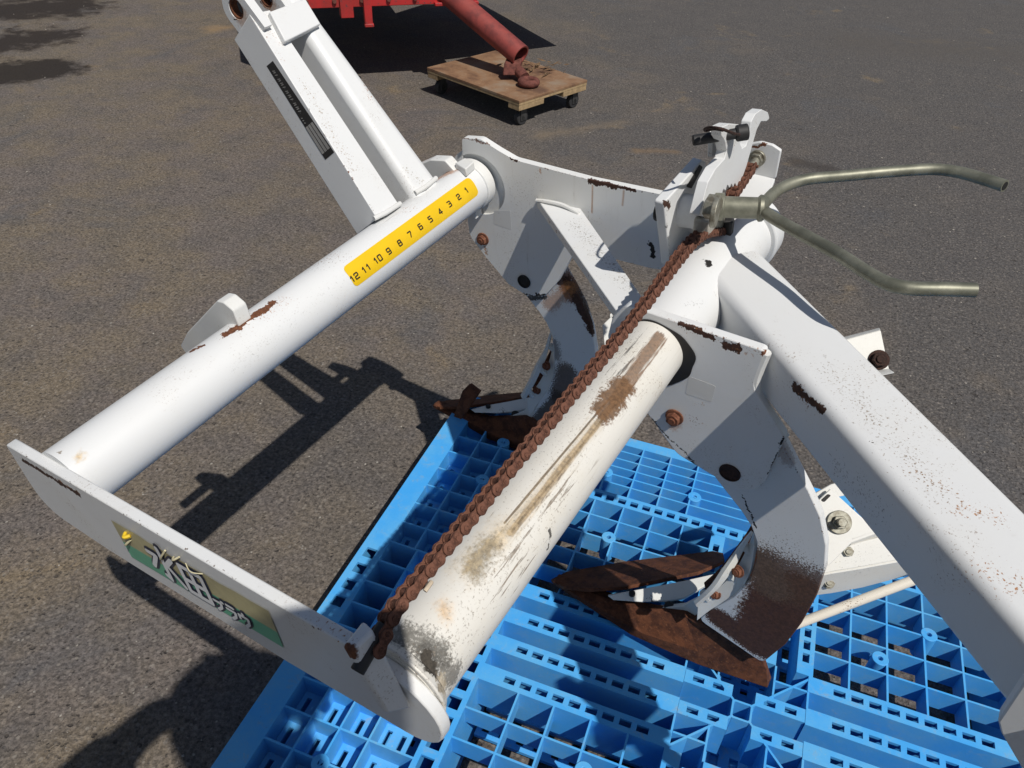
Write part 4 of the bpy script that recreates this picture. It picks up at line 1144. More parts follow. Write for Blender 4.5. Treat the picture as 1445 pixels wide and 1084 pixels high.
# --- chain anchor at the near end
an = white_mat('white_chain_anchor', [
    S((-.030, .425, .077), (-.030, .445, .079), .009, RUSTM, .8, .3, 1, 'm'),
    S((-.033, .444, .06), (-.033, .444, -.03), .0028, RUST, 3.0, .3, .9, 'm'),
    S((-.012, .444, -.02), (-.012, .444, .01), .006, BLK, 3.2, .3, .6, 'f')], grime=.12)
aw = .080
an_t = [Wp(p, aw) for p in ((482, 912), (496, 921), (527, 889), (512, 874))]
ulen = an_t[2][0] - an_t[1][0]
best = min((abs((Wp((582, 1000), z)[0] - Wp((546, 1008), z)[0]) - ulen) + .3 * abs(Wp((546, 1008), z)[0] - an_t[1][0]), z) for z in [-.09 + .002 * k for k in range(60)])[1]
an_b = [None, Wp((546, 1008), best), Wp((582, 1000), best), None]
an_b[0] = an_b[1] + (an_t[0] - an_t[1]); an_b[3] = an_b[2] + (an_t[3] - an_t[2])
bm = bmesh.new(); add_hexa(bm, an_b, an_t); anc = finish('chain_anchor', bm, an, pl, .0025)

# --- roller chain
def chain_path():
    near = [np.array([-.012, D + .003, .0655]), np.array([.000, D + .002, .0715]), np.array([.015, D, .0755])]
    mid = [np.array([.05, D, .0765]), np.array([.15, D, .0765]), np.array([.40, D, .0765])]
    far = [V(p, D) for p in ((960, 361), (985, 334), (1003, 327), (1024, 324), (1037, 308), (1030, 284), (1046, 256), (1063, 231))]
    return smooth_path(near + mid + far, 24)
def resample(path, step):
    out = [path[0]]; acc = 0.0
    for a, b in zip(path, path[1:]):
        l = (b - a).length
        while acc + l >= step:
            t = (step - acc) / l; a = a + (b - a) * t; out.append(a.copy()); l = (b - a).length; acc = 0.0
        acc += l
    return out
PITCH = .0113
cp = resample(chain_path(), PITCH)
bm = bmesh.new()
random.seed(8)
jit = [random.uniform(-.0009, .0009) for _ in cp]
for p, j in zip(cp, jit):
    tw = math.radians(34) * min(1, max(.12, (.62 - p.x) / .16)); e_ = Vector((0, math.cos(tw), math.sin(tw)))
    add_tube(bm, p - e_ * .0044, p + e_ * .0044, .0040, 12)
    add_tube(bm, p - e_ * .0086, p + e_ * .0086, .0020, 10)
chain = finish('chain', bm, M_chain, pl)
def link_mesh(off, th, hh):
    bm = bmesh.new()
    for s in (-1, 1):
        pts = []
        for k in range(13): a = PI / 2 + PI * k / 12; pts.append(Vector((hh * math.cos(a), 0, hh * math.sin(a))))
        pts.append(Vector((PITCH / 2, 0, -hh * .70)))
        for k in range(13): a = -PI / 2 + PI * k / 12; pts.append(Vector((PITCH + hh * math.cos(a), 0, hh * math.sin(a))))
        pts.append(Vector((PITCH / 2, 0, hh * .70)))
        y = s * off - (th / 2)
        add_prism(bm, [p + Vector((0, y, 0)) for p in pts], (0, th, 0))
    return bm
lo_ = finish('chain_link', link_mesh(.0069, .0017, .0052), M_chain, chain, .0004)
li_ = finish('chain_link', link_mesh(.0049, .0017, .0052), M_chain, chain, .0004)
for i in range(len(cp) - 1):
    src = lo_ if i % 2 == 0 else li_
    d = (cp[i + 1] - cp[i]); q = Vector((1, 0, 0)).rotation_difference(d.normalized())
    tw = math.radians(34) * min(1, max(.12, (.62 - cp[i].x) / .16))
    q = q @ Quaternion((1, 0, 0), random.uniform(-.07, .07) + tw)
    o = src if i < 2 else src.copy()
    if i >= 2: COL.objects.link(o); o.parent = chain
    o.location = cp[i]; o.rotation_mode = 'QUATERNION'; o.rotation_quaternion = q
# hook of the chain and the cotter end at the near anchor
tube('anchor_bolt', (-.030, D, .060), (.004, D, .0725), .0055, M_black, pl, 16, bevel=.0008)
q = cp[5] + Vector((0, .0105, .002)); sweep('cotter_pin', smooth_path([q, q + Vector((.002, .003, .004)), q + Vector((-.006, .003, .003))], 4), .0018, plain('pale_cotter', (.55, .45, .33), .6, 0, bmp=0), pl, 8)

# --- crank with its ratchet, on the sleeve
wh = .100
s0, s1 = Wp((1012, 292), wh), Wp((1073, 294), wh)
ax = (s1 - s0) / np.linalg.norm(s1 - s0)
bm = bmesh.new(); add_tube(bm, s0, s1, .0128, 32)
crank = finish('crank_shaft', bm, M_zinc, pl, .001)
bm = bmesh.new(); add_tube(bm, s0 - ax * .004, s0 + ax * .008, .0165, 32); finish('crank_collar', bm, M_zinc, crank, .0015)
bm = bmesh.new(); add_sweep(bm, [s1 - ax * .004, s1 - ax * .001, s1 + ax * .003, s1 + ax * .008], [.0128, .0160, .0155, .010], 24); finish('weld_bead', bm, M_zinc, crank)
up = [Wp(p, h) for p, h in (((1072, 298), .100), ((1082, 283), .100), ((1100, 267), .101), ((1135, 254), .102), ((1190, 248.5), .104), ((1262, 242), .106), ((1316, 239), .108), ((1352, 243), .109), ((1385, 252), .110), ((1418, 262.5), .111))]
lo2 = [Wp(p, h) for p, h in (((1070, 290), .100), ((1086, 304), .101), ((1120, 324), .103), ((1180, 357), .106), ((1222, 384), .108), ((1252, 400), .109), ((1285, 407), .110), ((1330, 408), .110), ((1377, 409.5), .110))]
RH = .0071
o = sweep('crank_arm', smooth_path(up, 6), RH, M_zinc, crank, 18); sweep('crank_arm', smooth_path(lo2, 6), RH, M_zinc, crank, 18)
for e, b in ((up[-1], up[-2]), (lo2[-1], lo2[-2])):
    n = (e - b) / np.linalg.norm(e - b); bm = bmesh.new(); add_tube(bm, e - n * .004, e + n * .0004, .0050, 16); finish('bore', bm, M_hole, crank)
# sprocket
cs_ = V((1014, 303), D)
bm = bmesh.new(); pts = []
for k in range(36):
    r = (.0185, .0225, .0225, .0185)[k % 4]; a = 2 * PI * k / 36; pts.append((cs_[0] + r * math.cos(a), D - .0042, cs_[2] + r * math.sin(a)))
add_prism(bm, pts, (0, .0084, 0)); finish('sprocket', bm, M_zincdull, pl, .0006)
tube('sprocket_shaft', cs_ - np.array([0, .012, 0]), s0, .0105, M_zinc, pl, 24)
# nut and spacer blocks beside the lever
bm = bmesh.new(); nb = V((997, 291), D + .006)
add_prism(bm, [nb + np.array([.0145 * math.cos(PI / 3 * k + .2), 0, .0145 * math.sin(PI / 3 * k + .2)]) for k in range(6)], (.002, .014, 0)); finish('nut', bm, M_zincdull, pl, .0012)
bm = bmesh.new(); nb = V((1005, 300), D + .022); add_tube(bm, nb, nb + np.array([.001, .006, 0]), .0165, 28); finish('washer', bm, M_zincdull, pl, .001)
q0 = V((993, 310), D - .004); bm = bmesh.new(); add_box(bm, q0 + np.array([-.013, -.008, -.014]), q0 + np.array([.018, .012, .006])); finish('guide_block', bm, plain('grey_guide', (.42, .40, .35), .5, .2, .3, 60), pl, .002)
q0 = V((1022, 322), D + .004); bm = bmesh.new(); add_box(bm, q0 + np.array([-.004, -.010, -.014]), q0 + np.array([.010, .010, .012])); finish('rubber_stop', bm, M_black, pl, .003)
# base bracket standing on the sleeve
M_lv = white_mat('white_lever', [
    S(V((1003, 260), .425), V((1015, 236), .425), .008, (.45, .36, .24), 2.2, .3, .8, 's'),
    S(V((1019, 215), .425), V((1021, 190), .425), .0045, (.50, .32, .15), 1.8, .6, .8, 'm'),
    S(V((1052, 178), .425), V((1058, 165), .425), .006, RUSTO, 2.4, .4, .9, 'm'),
    S(V((990, 230), .425), V((1008, 205), .425), .010, GRIME, 3.0, .4, .7, 'f')], grime=.14, speck=.8)
M_bk = white_mat('white_crank_bracket', [S(V((938, 286), .398), V((944, 292), .398), .005, RUST, 1.8, .25, 1, 'm'), S(V((940, 300), .398), V((945, 360), .398), .003, BLK, 2.6, .3, .7, 'm')], grime=.12)
vb_ = .398
bb = [V(p, vb_) for p in ((937, 287), (991, 226), (996, 229), (1004, 262), (998, 330), (975, 372), (946, 376))]
prism('crank_bracket', fillet(bb, [.004, .004, .004, .02, .02, .01, .004]), (.003, -.014, .0), M_bk, pl, bevel=.0016)
bm = bmesh.new(); bc = V((963, 297), vb_); add_tube(bm, bc + np.array([0, -.004, 0]), bc + np.array([.004, .0265, 0]), .0205, 36); finish('bracket_boss', bm, M_bk, pl, .0015)
bm = bmesh.new(); bc2 = V((937, 300), vb_ - .012); add_tube(bm, bc2 + np.array([0, -.010, 0]), bc2 + np.array([0, .002, 0]), .012, 20); finish('bracket_bolt', bm, M_black, pl, .002)
sl2 = fillet([V(p, vb_ + .0012) for p in ((969, 264), (988, 233), (992, 236), (976, 266))], .002); bm = bmesh.new(); add_prism(bm, sl2, (0, -.001, 0)); finish('slot', bm, M_hole, pl)
vl = .424
lev = [V(p, vl) for p in ((972, 302), (978, 278), (984, 255), (995, 236), (1008, 222), (1011, 212), (1008, 198), (1003, 190), (1003, 178), (1014, 173), (1028, 174), (1034, 182), (1030, 200), (1033, 208), (1039, 204), (1043, 190), (1046, 170), (1052, 159), (1061, 153), (1070, 157), (1073, 166), (1068, 170), (1060, 170), (1054, 182), (1048, 203), (1040, 232), (1033, 252), (1028, 258), (1026, 262), (1023, 256), (1021, 263), (1018, 257), (1016, 264), (1012, 258), (1010, 268), (1006, 264), (1004, 280), (1001, 298), (990, 306))]
prism('ratchet_lever', fillet(lev, .003, 3), (.001, .0125, .0), M_lv, pl, bevel=.002)
fk = [V(p, vl - .016) for p in ((998, 222), (999, 190), (1004, 180), (1012, 186), (1012, 214))]
prism('lever_fork', fillet(fk, .003, 3), (.001, .006, 0), M_lv, pl, bevel=.0012)
pa, pb_ = V((987, 196), vl - .026), V((1047, 187), vl + .028)
sp0 = V((992, 196), vl - .012); sp1 = V((1036, 189), vl + .018)
dn = (sp1 - sp0) / np.linalg.norm(sp1 - sp0)
tube('spring_pin', sp0 - dn * .012, sp1 + dn * .014, .0062, M_black, pl, 16, bevel=.0012)
bm = bmesh.new(); add_tube(bm, sp1 + dn * .002, sp1 + dn * .016, .0095, 20); finish('pin_head', bm, M_black, pl, .002)
rg = [V(p, h) for p, h in (((1043, 190), vl + .03), ((1034, 188), vl + .034), ((1018, 182), vl + .03), ((1003, 180), vl + .016), ((995, 182), vl + .0), ((996, 184.5), vl - .006), ((1008, 182), vl + .01), ((1020, 184), vl + .024))]
sweep('wire_clip', smooth_path(rg, 6), .0017, M_boltdark, pl, 8)

# --- far chain anchor
uf = .80
M_fa = white_mat('white_chain_bracket', [S(U((1050, 208), uf), U((1080, 203), uf), .003, RUSTM, 2.0, .3, 1, 'm')], grime=.15)
fa_ = [U(p, uf) for p in ((1049, 210), (1058, 203), (1073, 200.5), (1090, 205), (1102, 213), (1094, 252), (1066, 249), (1047, 240))]
prism('chain_bracket', fillet(fa_, [.003, .006, .012, .006, .003, 0, 0, 0]), (.006, 0, 0), M_fa, pl, bevel=.0012)
bm = bmesh.new()
tp = [U((1047, 240), uf), U((1094, 252), uf), U((1090, 262), uf - .012), U((1080, 290), uf - .05), U((1040, 282), uf - .05)]
a4 = [U((1047, 241), uf + .001), U((1094, 252), uf + .001), Wp((1082, 282), .058), Wp((1036, 277), .058)]
add_hexa(bm, [p - np.array([0, 0, .006]) for p in a4], a4); finish('chain_bracket_foot', bm, M_fa, pl, .001)
a5 = [Wp((1082, 282), .058), Wp((1036, 277), .058)]
bm = bmesh.new(); add_hexa(bm, [a5[1] - np.array([.004, 0, .03]), a5[0] - np.array([.004, 0, .03]), a5[0] - np.array([-.012, 0, .03]), a5[1] - np.array([-.012, 0, .03])], [a5[1] - np.array([.004, 0, 0]), a5[0] - np.array([.004, 0, 0]), a5[0] + np.array([.012, 0, .002]), a5[1] + np.array([.012, 0, .002])]); finish('chain_bracket_foot', bm, M_fa, pl, .001)
c = U((1069, 223), uf); bm = bmesh.new(); add_tube(bm, c, c - np.array([.004, 0, 0]), .0115, 24); finish('washer', bm, M_zincdull, pl, .0008)
bm = bmesh.new(); add_tube(bm, c, c - np.array([.026, 0, .004]), .0062, 20); finish('chain_stud', bm, M_zincdull, pl, .0008)
bm = bmesh.new(); add_prism(bm, [c - np.array([.0035, 0, 0]) + np.array([0, .0095 * math.cos(PI / 3 * k), .0095 * math.sin(PI / 3 * k)]) for k in range(6)], (-.006, 0, 0)); finish('nut', bm, M_zincdull, pl, .0008)

# ------------------------------------------------------------------ wooden dolly
hD = .130
cL, cN, cR = ground((611, 93), hD), ground((733, 142.5), hD), ground((829, 113), hD)
ex = (cR - cN); ey = (cL - cN); Lx, Ly = np.linalg.norm(ex), np.linalg.norm(ey); ex /= Lx; ey /= Ly
ey = ey - ex * (ex @ ey); ey /= np.linalg.norm(ey)
do = empty('wooden_dolly', 'low plywood dolly on black casters, carrying the red tow hook', 'dolly', (cN[0], cN[1], 0))
do.rotation_euler = (0, 0, math.atan2(ex[1], ex[0]))
def wood():
    m, t, b = new_mat('weathered_plywood'); v = coords(t, scale=(14, 1.6, 14)); v2 = coords(t)
    n = noise(t, v, 4, 6, .65, 1.5); n2 = noise(t, v2, 7, 5, .6); n3 = noise(t, v2, 60, 4, .6)
    col = mixc(t, n, (.29, .165, .085), (.15, .080, .042))
    col = mixc(t, ramp(t, n2, .48, .70, 0, .75), col, (.25, .195, .14))
    col = mixc(t, ramp(t, n2, .54, .34, 0, .8), col, (.085, .042, .026))
    col = mixc(t, ramp(t, n3, .6, .75, 0, .4), col, (.45, .33, .2))
    t.links.new(col, b.inputs['Base Color']); b.inputs['Roughness'].default_value = .8; bump(t, b, n, .4, .002); return m
M_wood = wood(); M_wedge = plain('plywood_edge', (.40, .28, .15), .8, 0, .35, 40)
flip = 1 if (np.cross(ex, ey)[2] > 0) else -1
bm = bmesh.new(); add_box(bm, (0, 0, hD - .012), (Lx, flip * Ly, hD)); brd = finish('board', bm, M_wood, do, .0015)
bm = bmesh.new(); add_box(bm, (.001, flip * .001, hD - .0235), (Lx - .001, flip * (Ly - .001), hD - .0123)); finish('board', bm, M_wedge, do, .001)
for (x, y) in ((.0, .0), (Lx - .17, .0), (.0, Ly - .075), (Lx - .17, Ly - .075)):
    bm = bmesh.new(); add_box(bm, (x + .002, flip * (y + .002), hD - .048), (x + .168, flip * (y + .073), hD - .0238)); finish('corner_block', bm, M_wedge, do, .0015)
M_caster = plain('caster_rubber', (.03, .03, .032), .65, 0, .3, 40); M_cm = plain('caster_steel', (.10, .10, .10), .5, .6, .3, 40)
wheel0 = None
for (x, y) in ((.055, .04), (Lx - .055, .04), (.055, Ly - .04), (Lx - .055, Ly - .04)):
    bm = bmesh.new(); add_tube(bm, (x, flip * y - .013, .034), (x, flip * y + .013, .034), .034, 28); wh_ = finish('caster_wheel', bm, M_caster, do, .003)
    bm = bmesh.new(); add_tube(bm, (x, flip * y - .018, .034), (x, flip * y + .018, .034), .012, 16); finish('hub', bm, M_cm, wh_, .001)
    bm = bmesh.new()
    for s in (-1, 1): add_box(bm, (x - .016, flip * y + s * .0165 - .0015, .022), (x + .020, flip * y + s * .0165 + .0015, .076))
    add_box(bm, (x - .02, flip * y - .02, .0755), (x + .024, flip * y + .02, .0815)); finish('caster_fork', bm, M_cm, do, .001)
# dry leaves and straw on the board
M_leaf = plain('dry_leaf', (.20, .12, .055), .8, 0, .5, 60, (.09, .055, .03), 0)
random.seed(2); bm = bmesh.new()
for k in range(34):
    t = ground((random.gauss(762, 16), random.gauss(95, 5)), hD + .006); l = random.uniform(.015, .05); a = random.uniform(0, 6.28); wd = random.uniform(.003, .010)
    d1 = Vector((math.cos(a), math.sin(a), random.uniform(-.2, .2))) * l; d2 = Vector((-math.sin(a), math.cos(a), random.uniform(-.3, .3))) * wd; c0 = V3(t) + Vector((0, 0, random.uniform(0, .008)))
    bm.faces.new([bm.verts.new(c0 + q) for q in (-d1, d2, d1, -d2)])
lf = finish('leaf_litter', bm, M_leaf, None); lf['kind'] = 'stuff'; lf['label'] = 'dry leaves and straw lying beside the tow hook on the dolly'

# ------------------------------------------------------------------ red implement with its drawbar on the dolly
def redm():
    m, t, b = new_mat('faded_red_paint'); v = coords(t); n = noise(t, v, 9, 6, .65); n2 = noise(t, v, 60, 5, .7)
    col = mixc(t, ramp(t, n, .4, .65), (.42, .022, .022), (.30, .025, .022))
    col = mixc(t, ramp(t, n2, .585, .65, 0, .85), col, (.07, .045, .05))
    t.links.new(col, b.inputs['Base Color']); b.inputs['Roughness'].default_value = .5; bump(t, b, n2, .2, .002); return m
M_red = redm(); M_rosy = rust_mat('rusty_red_steel', (.16, .055, .042), (.085, .030, .024), (.22, .10, .08), 50)
M_rdirty = plain('dusty_red_paint', (.27, .050, .040), .65, 0, .5, 14, (.15, .032, .028), .3)
rd = empty('red_implement', 'red farm machine at the top edge, its tow bar resting on a wooden dolly', 'farm machine', (-1.6, 3.3, 0))
def RP(x, y, z): return Vector((x + 1.6, y - 3.3, z))
pE = ground((735, 79), .235); pS = ground((668, 22), .36)
dv_ = pS - pE; dv_ /= np.linalg.norm(dv_)
p_far = pE + dv_ * 1.1
bm = bmesh.new(); add_tube(bm, RP(*pE), RP(*p_far), .052, 40, inner=.043); finish('drawbar_tube', bm, M_rdirty, rd, .0015)
bm = bmesh.new(); add_tube(bm, RP(*(pE + dv_ * .12)), RP(*(pE + dv_ * .121)), .043, 24); finish('tube_bore', bm, M_hole, rd)
hk = ground((746, 117), hD + .016)
hd = ground((722, 92), hD + .045)
path = [RP(*hd), RP(*(hd * .55 + hk * .45 + np.array([0, 0, .006]))), RP(*(hk + np.array([-.035, .04, .008])))]
sweep('hook_shank', smooth_path(path, 6), .026, M_rosy, rd, 18)
bm = bmesh.new(); nM, nm_ = 30, 12; Rr, rr = .036, .0175; vs = []
for i in range(nM):
    a = 2 * PI * i / nM; row = []
    for j in range(nm_):
        b2_ = 2 * PI * j / nm_; row.append(bm.verts.new(RP(hk[0] + (Rr + rr * math.cos(b2_)) * math.cos(a), hk[1] + (Rr + rr * math.cos(b2_)) * math.sin(a), hk[2] + .004 + rr * math.sin(b2_))))
    vs.append(row)
for i in range(nM):
    for j in range(nm_): bm.faces.new((vs[i][j], vs[(i + 1) % nM][j], vs[(i + 1) % nM][(j + 1) % nm_], vs[i][(j + 1) % nm_]))
finish('tow_eye', bm, M_rosy, rd)
bm = bmesh.new(); c = pE + dv_ * .05 - np.array([0, 0, .055]); add_hexa(bm, [RP(*(c + q)) for q in (np.array([-.02, -.09, -.045]), np.array([.05, -.05, -.045]), np.array([.03, .05, -.02]), np.array([-.04, .02, -.02]))], [RP(*(c + q)) for q in (np.array([-.02, -.07, .01]), np.array([.05, -.03, .01]), np.array([.03, .06, .02]), np.array([-.04, .03, .02]))]); finish('hook_bracket', bm, M_rosy, rd, .006)
# frame: front beam, hangers, deck, wheels
zb = .385
FA = ground((440, 12.5), zb); FB = ground((668, 4), zb)
fx_ = FB - FA; LL = np.linalg.norm(fx_); fx_ /= LL; fy_ = np.array([-fx_[1], fx_[0], 0])
def FP(a, b, z): p = FA + fx_ * a + fy_ * b; return RP(p[0], p[1], z)
def fbox(nm, a0, a1, b0, b1, z0, z1, mat=M_red, bv=.003):
    bm = bmesh.new(); add_hexa(bm, [FP(a0, b0, z0), FP(a1, b0, z0), FP(a1, b1, z0), FP(a0, b1, z0)], [FP(a0, b0, z1), FP(a1, b0, z1), FP(a1, b1, z1), FP(a0, b1, z1)]); return finish(nm, bm, mat, rd, bv)
def aat(px, z): p = ground(px, z) - FA; return float(p @ fx_)
fbox('front_beam', -.2, LL - .03, 0, .10, zb, zb + .12)
fbox('side_beam', -.2, -.1, .10, 2.35, zb + .01, zb + .11); fbox('side_beam', LL - .16, LL - .06, .10, 2.35, zb + .01, zb + .11)
fbox('rear_beam', -.2, LL - .06, 2.36, 2.46, zb, zb + .12)
a1_ = aat((525, 30), zb - .04); fbox('hanger', a1_ - .022, a1_ + .016, -.02, .02, zb - .075, zb + .05)
fbox('hanger_foot', a1_ - .024, a1_ + .020, -.022, .016, zb - .088, zb - .072)
a2_ = aat((497, 20), zb - .02); fbox('hanger', a2_ - .05, a2_ + .012, -.012, .05, zb - .045, zb + .06)
fbox('lug_plate', LL - .2, LL + .02, -.03, .16, zb - .004, zb + .012)
fbox('hopper_floor', -.08, LL - .18, .12, 2.34, zb + .03, zb + .06)
bm = bmesh.new(); add_hexa(bm, [FP(-.18, .1, zb + .125), FP(LL - .1, .1, zb + .125), FP(LL - .1, 2.4, zb + .125), FP(-.18, 2.4, zb + .125)], [FP(-.2, .0, zb + .5), FP(LL, .0, zb + .5), FP(LL, 2.5, zb + .5), FP(-.2, 2.5, zb + .5)]); finish('hopper', bm, M_red, rd, .004)
for a in (-.34, LL + .02):
    p0, p1 = FP(a, 2.1, .28), FP(a + .12, 2.1, .28)
    bm = bmesh.new(); add_tube(bm, p0, p1, .28, 40, inner=.15); wq = finish('wheel', bm, M_black, rd, .02)
    bm = bmesh.new(); add_tube(bm, p0 + (p1 - p0) * .3, p1 - (p1 - p0) * .3, .152, 32); finish('rim', bm, M_red, wq, .004)
bm = bmesh.new(); add_tube(bm, FP(-.34, 2.1, .28), FP(LL + .14, 2.1, .28), .03, 16); finish('axle', bm, M_red, rd)
for a in (-.05, LL - .2): fbox('axle_post', a, a + .06, 2.07, 2.13, .29, zb + .04)

# unseen plate added above the view, shaped to cast the shadow beside the dolly
w1, w2, w3, w4, w5 = [ground(p) - SUN * .40 for p in ((786, 65), (560, 93), (530, 30), (600, 8), (680, 6))]
bm = bmesh.new(); add_prism(bm, [RP(q_[0], q_[1], .40) for q_ in (w1, w2, w3, w4, w5)], (0, 0, .05)); finish('shadow_plate', bm, M_red, rd, .004)

# ------------------------------------------------------------------ the photographer (behind the camera; only the shadow is in view)
def skin_figure(name, pts, edges, mat, parent=None, sub=2, root=0):
    me = bpy.data.meshes.new(name); me.from_pydata([p[:3] for p in pts], edges, []); me.update()
    o = bpy.data.objects.new(name, me); COL.objects.link(o); me.materials.append(mat)
    sk = o.modifiers.new('skin', 'SKIN'); sk.use_smooth_shade = True
    for i, p in enumerate(pts):
        r = p[3] if isinstance(p[3], tuple) else (p[3], p[3])
        me.skin_vertices[0].data[i].radius = r; me.skin_vertices[0].data[i].use_root = (i == root)
    sb = o.modifiers.new('sub', 'SUBSURF'); sb.levels = sub; sb.render_levels = sub
    if parent is not None: o.parent = parent
    return o
M_skin = plain('skin', (.48, .29, .21), .55, 0, .12, 40, bmp=.05); M_shirt = plain('work_shirt', (.10, .12, .16), .85, 0, .3, 25); M_trs = plain('work_trousers', (.09, .085, .08), .85, 0, .3, 25)
M_shoe = plain('work_shoe', (.04, .035, .03), .6, 0, .3, 25); M_hair = plain('dark_hair', (.02, .016, .013), .6, 0, .3, 90)
B = Vector((.25, -.46, 0))
per = empty('person', 'person in dark work shirt holding a phone, seen only as shadow at lower left', 'person', (.25, -.46, 0))
def q3(x, y, z, r): return (x - B.x, y - B.y, z - B.z, r)
J = {'pel': (.27, -.58, .93, (.15, .11)), 'wst': (.28, -.54, 1.08, (.135, .10)), 'cst': (.29, -.475, 1.29, (.15, .10)), 'nb': (.285, -.345, 1.43, (.075, .07)), 'nk': (.275, -.26, 1.49, .056),
     'chin': (.27, -.18, 1.535, .066), 'hd': (.27, -.185, 1.615, (.078, .095)), 'tp': (.27, -.20, 1.69, (.060, .072)),
     'sl': (.13, -.45, 1.39, .060), 'el': (-.125, -.265, 1.215, .050), 'wl': (-.075, -.085, 1.255, .032), 'pl': (-.036, -.045, 1.270, (.022, .040)),
     'sr': (.46, -.45, 1.39, .060), 'er': (.42, -.27, 1.16, .046), 'wr': (.205, -.070, 1.275, .034), 'pr': (.172, -.018, 1.305, (.026, .044)),
     'hl': (.16, -.58, .88, .095), 'kl': (.145, -.54, .49, .060), 'al': (.14, -.58, .09, .042), 'tl': (.13, -.44, .035, .034),
     'hr': (.34, -.58, .88, .095), 'kr': (.355, -.54, .49, .060), 'ar': (.36, -.58, .09, .042), 'tr': (.37, -.44, .035, .034)}
keys = list(J); pts = [q3(*J[k][:3], J[k][3]) for k in keys]; ix = {k: i for i, k in enumerate(keys)}
edges = [(ix[a], ix[b]) for a, b in (('pel', 'wst'), ('wst', 'cst'), ('cst', 'nb'), ('nb', 'nk'), ('nk', 'chin'), ('chin', 'hd'), ('hd', 'tp'), ('cst', 'sl'), ('sl', 'el'), ('el', 'wl'), ('wl', 'pl'),
         ('cst', 'sr'), ('sr', 'er'), ('er', 'wr'), ('wr', 'pr'), ('pel', 'hl'), ('hl', 'kl'), ('kl', 'al'), ('al', 'tl'), ('pel', 'hr'), ('hr', 'kr'), ('kr', 'ar'), ('ar', 'tr'))]
skin_figure('body', pts, edges, M_skin, per)
# hands: four fingers behind the phone, the thumb on its near face
for s, pk in ((-1, 'pl'), (1, 'pr')):
    px_, py_, pz_ = J[pk][:3]
    for k in range(4):
        ln = (.060, .068, .064, .050)[k]; z = pz_ + .026 - .017 * k; x0 = px_
        f = [q3(x0, py_ + .004, z, .0085), q3(x0 + s * .002, py_ + .036, z + .003, .0080), q3(x0 - s * ln * .30, py_ + .046, z + .005, .0072), q3(x0 - s * ln * .42, py_ + .044, z + .005, .0060)] if s > 0 else [q3(x0, py_ + .004, z, .0085), q3(x0 - .012, py_ + .022, z + .002, .0080), q3(x0 - .006, py_ + .040, z - .004, .0072), q3(x0 + .004, py_ + .046, z - .006, .0060)]
        skin_figure('finger', f, [(0, 1), (1, 2), (2, 3)], M_skin, per, 1)
    f = [q3(px_, py_ - .012, pz_ + .018, .0115), q3(px_ - s * .012, py_ - .006, pz_ + .036, .0100), q3(px_ - s * .030, py_ + .004, pz_ + .040, .0085)]
    skin_figure('thumb', f, [(0, 1), (1, 2)], M_skin, per, 1)
cl = ['pel', 'wst', 'cst', 'nb', 'sl', 'el', 'wl', 'sr', 'er', 'wr']; gx = {'pel': .025, 'wst': .022, 'cst': .02, 'nb': .012, 'sl': .018, 'el': .020, 'wl': .014, 'sr': .018, 'er': .020, 'wr': .014}
def grow(k):
    r = J[k][3]; r = r if isinstance(r, tuple) else (r, r); return tuple(a + gx.get(k, .014) for a in r)
def cuff(k, a, t): return tuple(J[k][i] * (1 - t) + J[a][i] * t for i in range(3))
P = [q3(*(J[k][:3] if k not in ('wl', 'wr') else cuff(k, 'e' + k[1], .18)), grow(k)) for k in cl]; jx = {k: i for i, k in enumerate(cl)}
skin_figure('shirt', P, [(jx[a], jx[b]) for a, b in (('pel', 'wst'), ('wst', 'cst'), ('cst', 'nb'), ('cst', 'sl'), ('sl', 'el'), ('el', 'wl'), ('cst', 'sr'), ('sr', 'er'), ('er', 'wr'))], M_shirt, per)
cl = ['pel', 'hl', 'kl', 'al', 'hr', 'kr', 'ar']; gx = {'pel': .012}; jx = {k: i for i, k in enumerate(cl)}
P = [q3(*J[k][:3], grow(k)) for k in cl]
skin_figure('trousers', P, [(jx[a], jx[b]) for a, b in (('pel', 'hl'), ('hl', 'kl'), ('kl', 'al'), ('pel', 'hr'), ('hr', 'kr'), ('kr', 'ar'))], M_trs, per)
for s in ('l', 'r'):
    a, t = J['a' + s], J['t' + s]
    skin_figure('shoe', [q3(a[0], a[1] - .05, .05, (.045, .045)), q3(a[0], a[1] + .04, .05, (.046, .045)), q3(t[0], t[1] + .02, .036, (.044, .034))], [(0, 1), (1, 2)], M_shoe, per, 2)
skin_figure('hair', [q3(0.270, -0.230, 1.565, (.062, .06)), q3(0.270, -0.220, 1.645, (.086, .085)), q3(0.270, -0.187, 1.710, (.068, .072))], [(0, 1), (1, 2)], M_hair, per, 2)
skin_figure('nose', [q3(0.270, -0.100, 1.610, .009), q3(0.270, -0.083, 1.580, .013)], [(0, 1)], M_skin, per, 2)
for s in (-1, 1):
    bm = bmesh.new(); bmesh.ops.create_uvsphere(bm, u_segments=14, v_segments=10, radius=.0125)
    o = finish('eye', bm, plain('eye_white', (.6, .58, .55), .3, 0, .05, 20, bmp=0) if s < 0 else bpy.data.materials['eye_white'], per); o.location = (.02 + s * .032, -.103 + .46, 1.617)
    skin_figure('ear', [q3(0.270 + s * .083, -0.185, 1.630, (.008, .018)), q3(0.270 + s * .080, -0.180, 1.590, (.007, .013))], [(0, 1)], M_skin, per, 2)
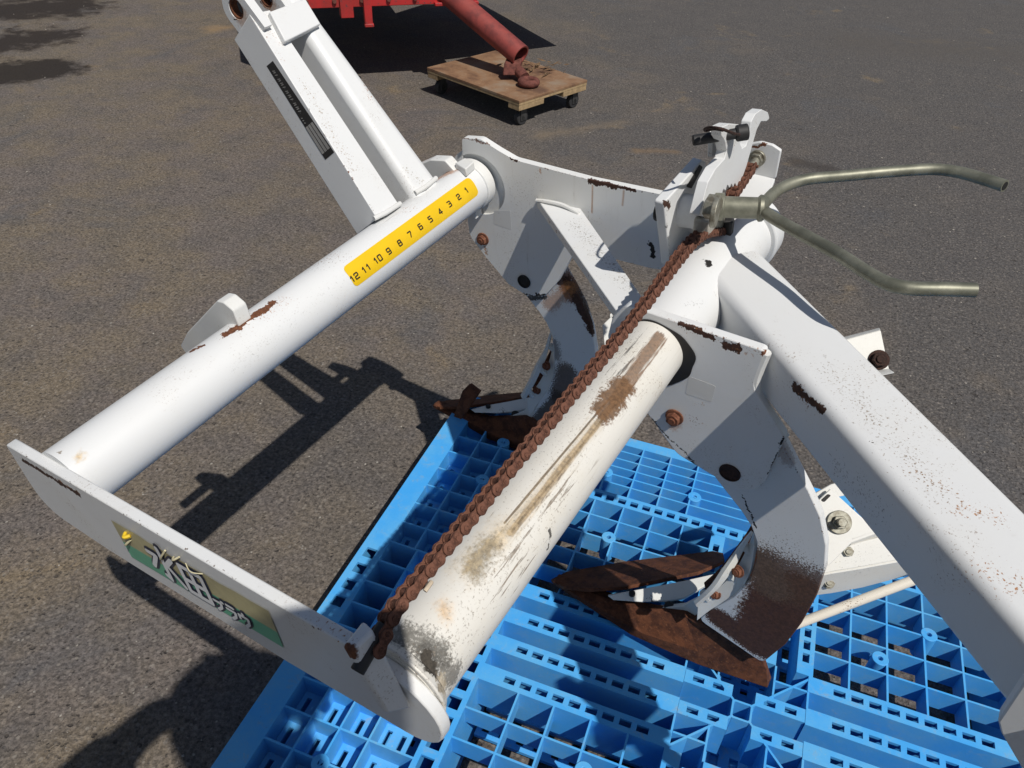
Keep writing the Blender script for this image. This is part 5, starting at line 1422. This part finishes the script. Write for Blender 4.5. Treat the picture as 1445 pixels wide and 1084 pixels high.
skin_figure('mouth', [q3(0.245, -0.103, 1.543, .006), q3(0.270, -0.097, 1.544, .0075), q3(0.295, -0.103, 1.543, .006)], [(0, 1), (1, 2)], plain('lips', (.38, .17, .14), .5, 0, .1, 30, bmp=0), per, 2)
# cap with a brim
bm = bmesh.new(); cc = q3(0.270, -0.190, 1.665, 0)[:3]
add_tube(bm, Vector(cc) + Vector((0, 0, -.01)), Vector(cc) + Vector((0, 0, .05)), .097, 28, r1=.09); add_tube(bm, Vector(cc) + Vector((0, 0, .05)), Vector(cc) + Vector((0, 0, .072)), .094, 28, r1=.05)
bp = [Vector(cc) + Vector((.085 * math.cos(a), .04 + .095 * math.sin(a), -.010)) for a in [PI * k / 16 for k in range(17)]]
add_prism(bm, bp, (0, 0, .004)); finish('cap', bm, M_trs, per, .002)
# phone, screen towards the person, its lens just behind the view point
ph = empty('phone', 'dark phone held level in both hands above the near end of the plough', 'phone', (0, 0, 0))
fw = Vector((CM[2][0], CM[2][1], CM[2][2])); rt = Vector((CM[0][0], CM[0][1], CM[0][2])); upv = -Vector((CM[1][0], CM[1][1], CM[1][2]))
pc = Vector((0, 0, 1.2875)) - fw * .012 + rt * .070 + upv * .020
ph.matrix_world = Matrix(((rt.x, upv.x, -fw.x, pc.x), (rt.y, upv.y, -fw.y, pc.y), (rt.z, upv.z, -fw.z, pc.z), (0, 0, 0, 1)))
box('case', (-.084, -.039, -.004), (.084, .039, .004), M_black, ph, .003)
box('screen', (-.077, -.035, .0041), (.077, .035, .0047), plain('dark_glass', (.01, .01, .012), .08, 0, 0, bmp=0), ph, .0002)
bm = bmesh.new(); add_tube(bm, (-.070, -.020, -.0055), (-.070, -.020, -.0039), .008, 24); finish('lens', bm, M_zincdull, ph, .0004)

for k in range(7):
    a = -.15 + k * (LL + .05) / 6.5
    bm = bmesh.new(); c0 = FP(a, 0, zb + .03); add_tube(bm, c0, c0 + Vector((fy_ * -.012).tolist()), .011, 6); finish('bolt_head', bm, M_rosy, rd, .001)
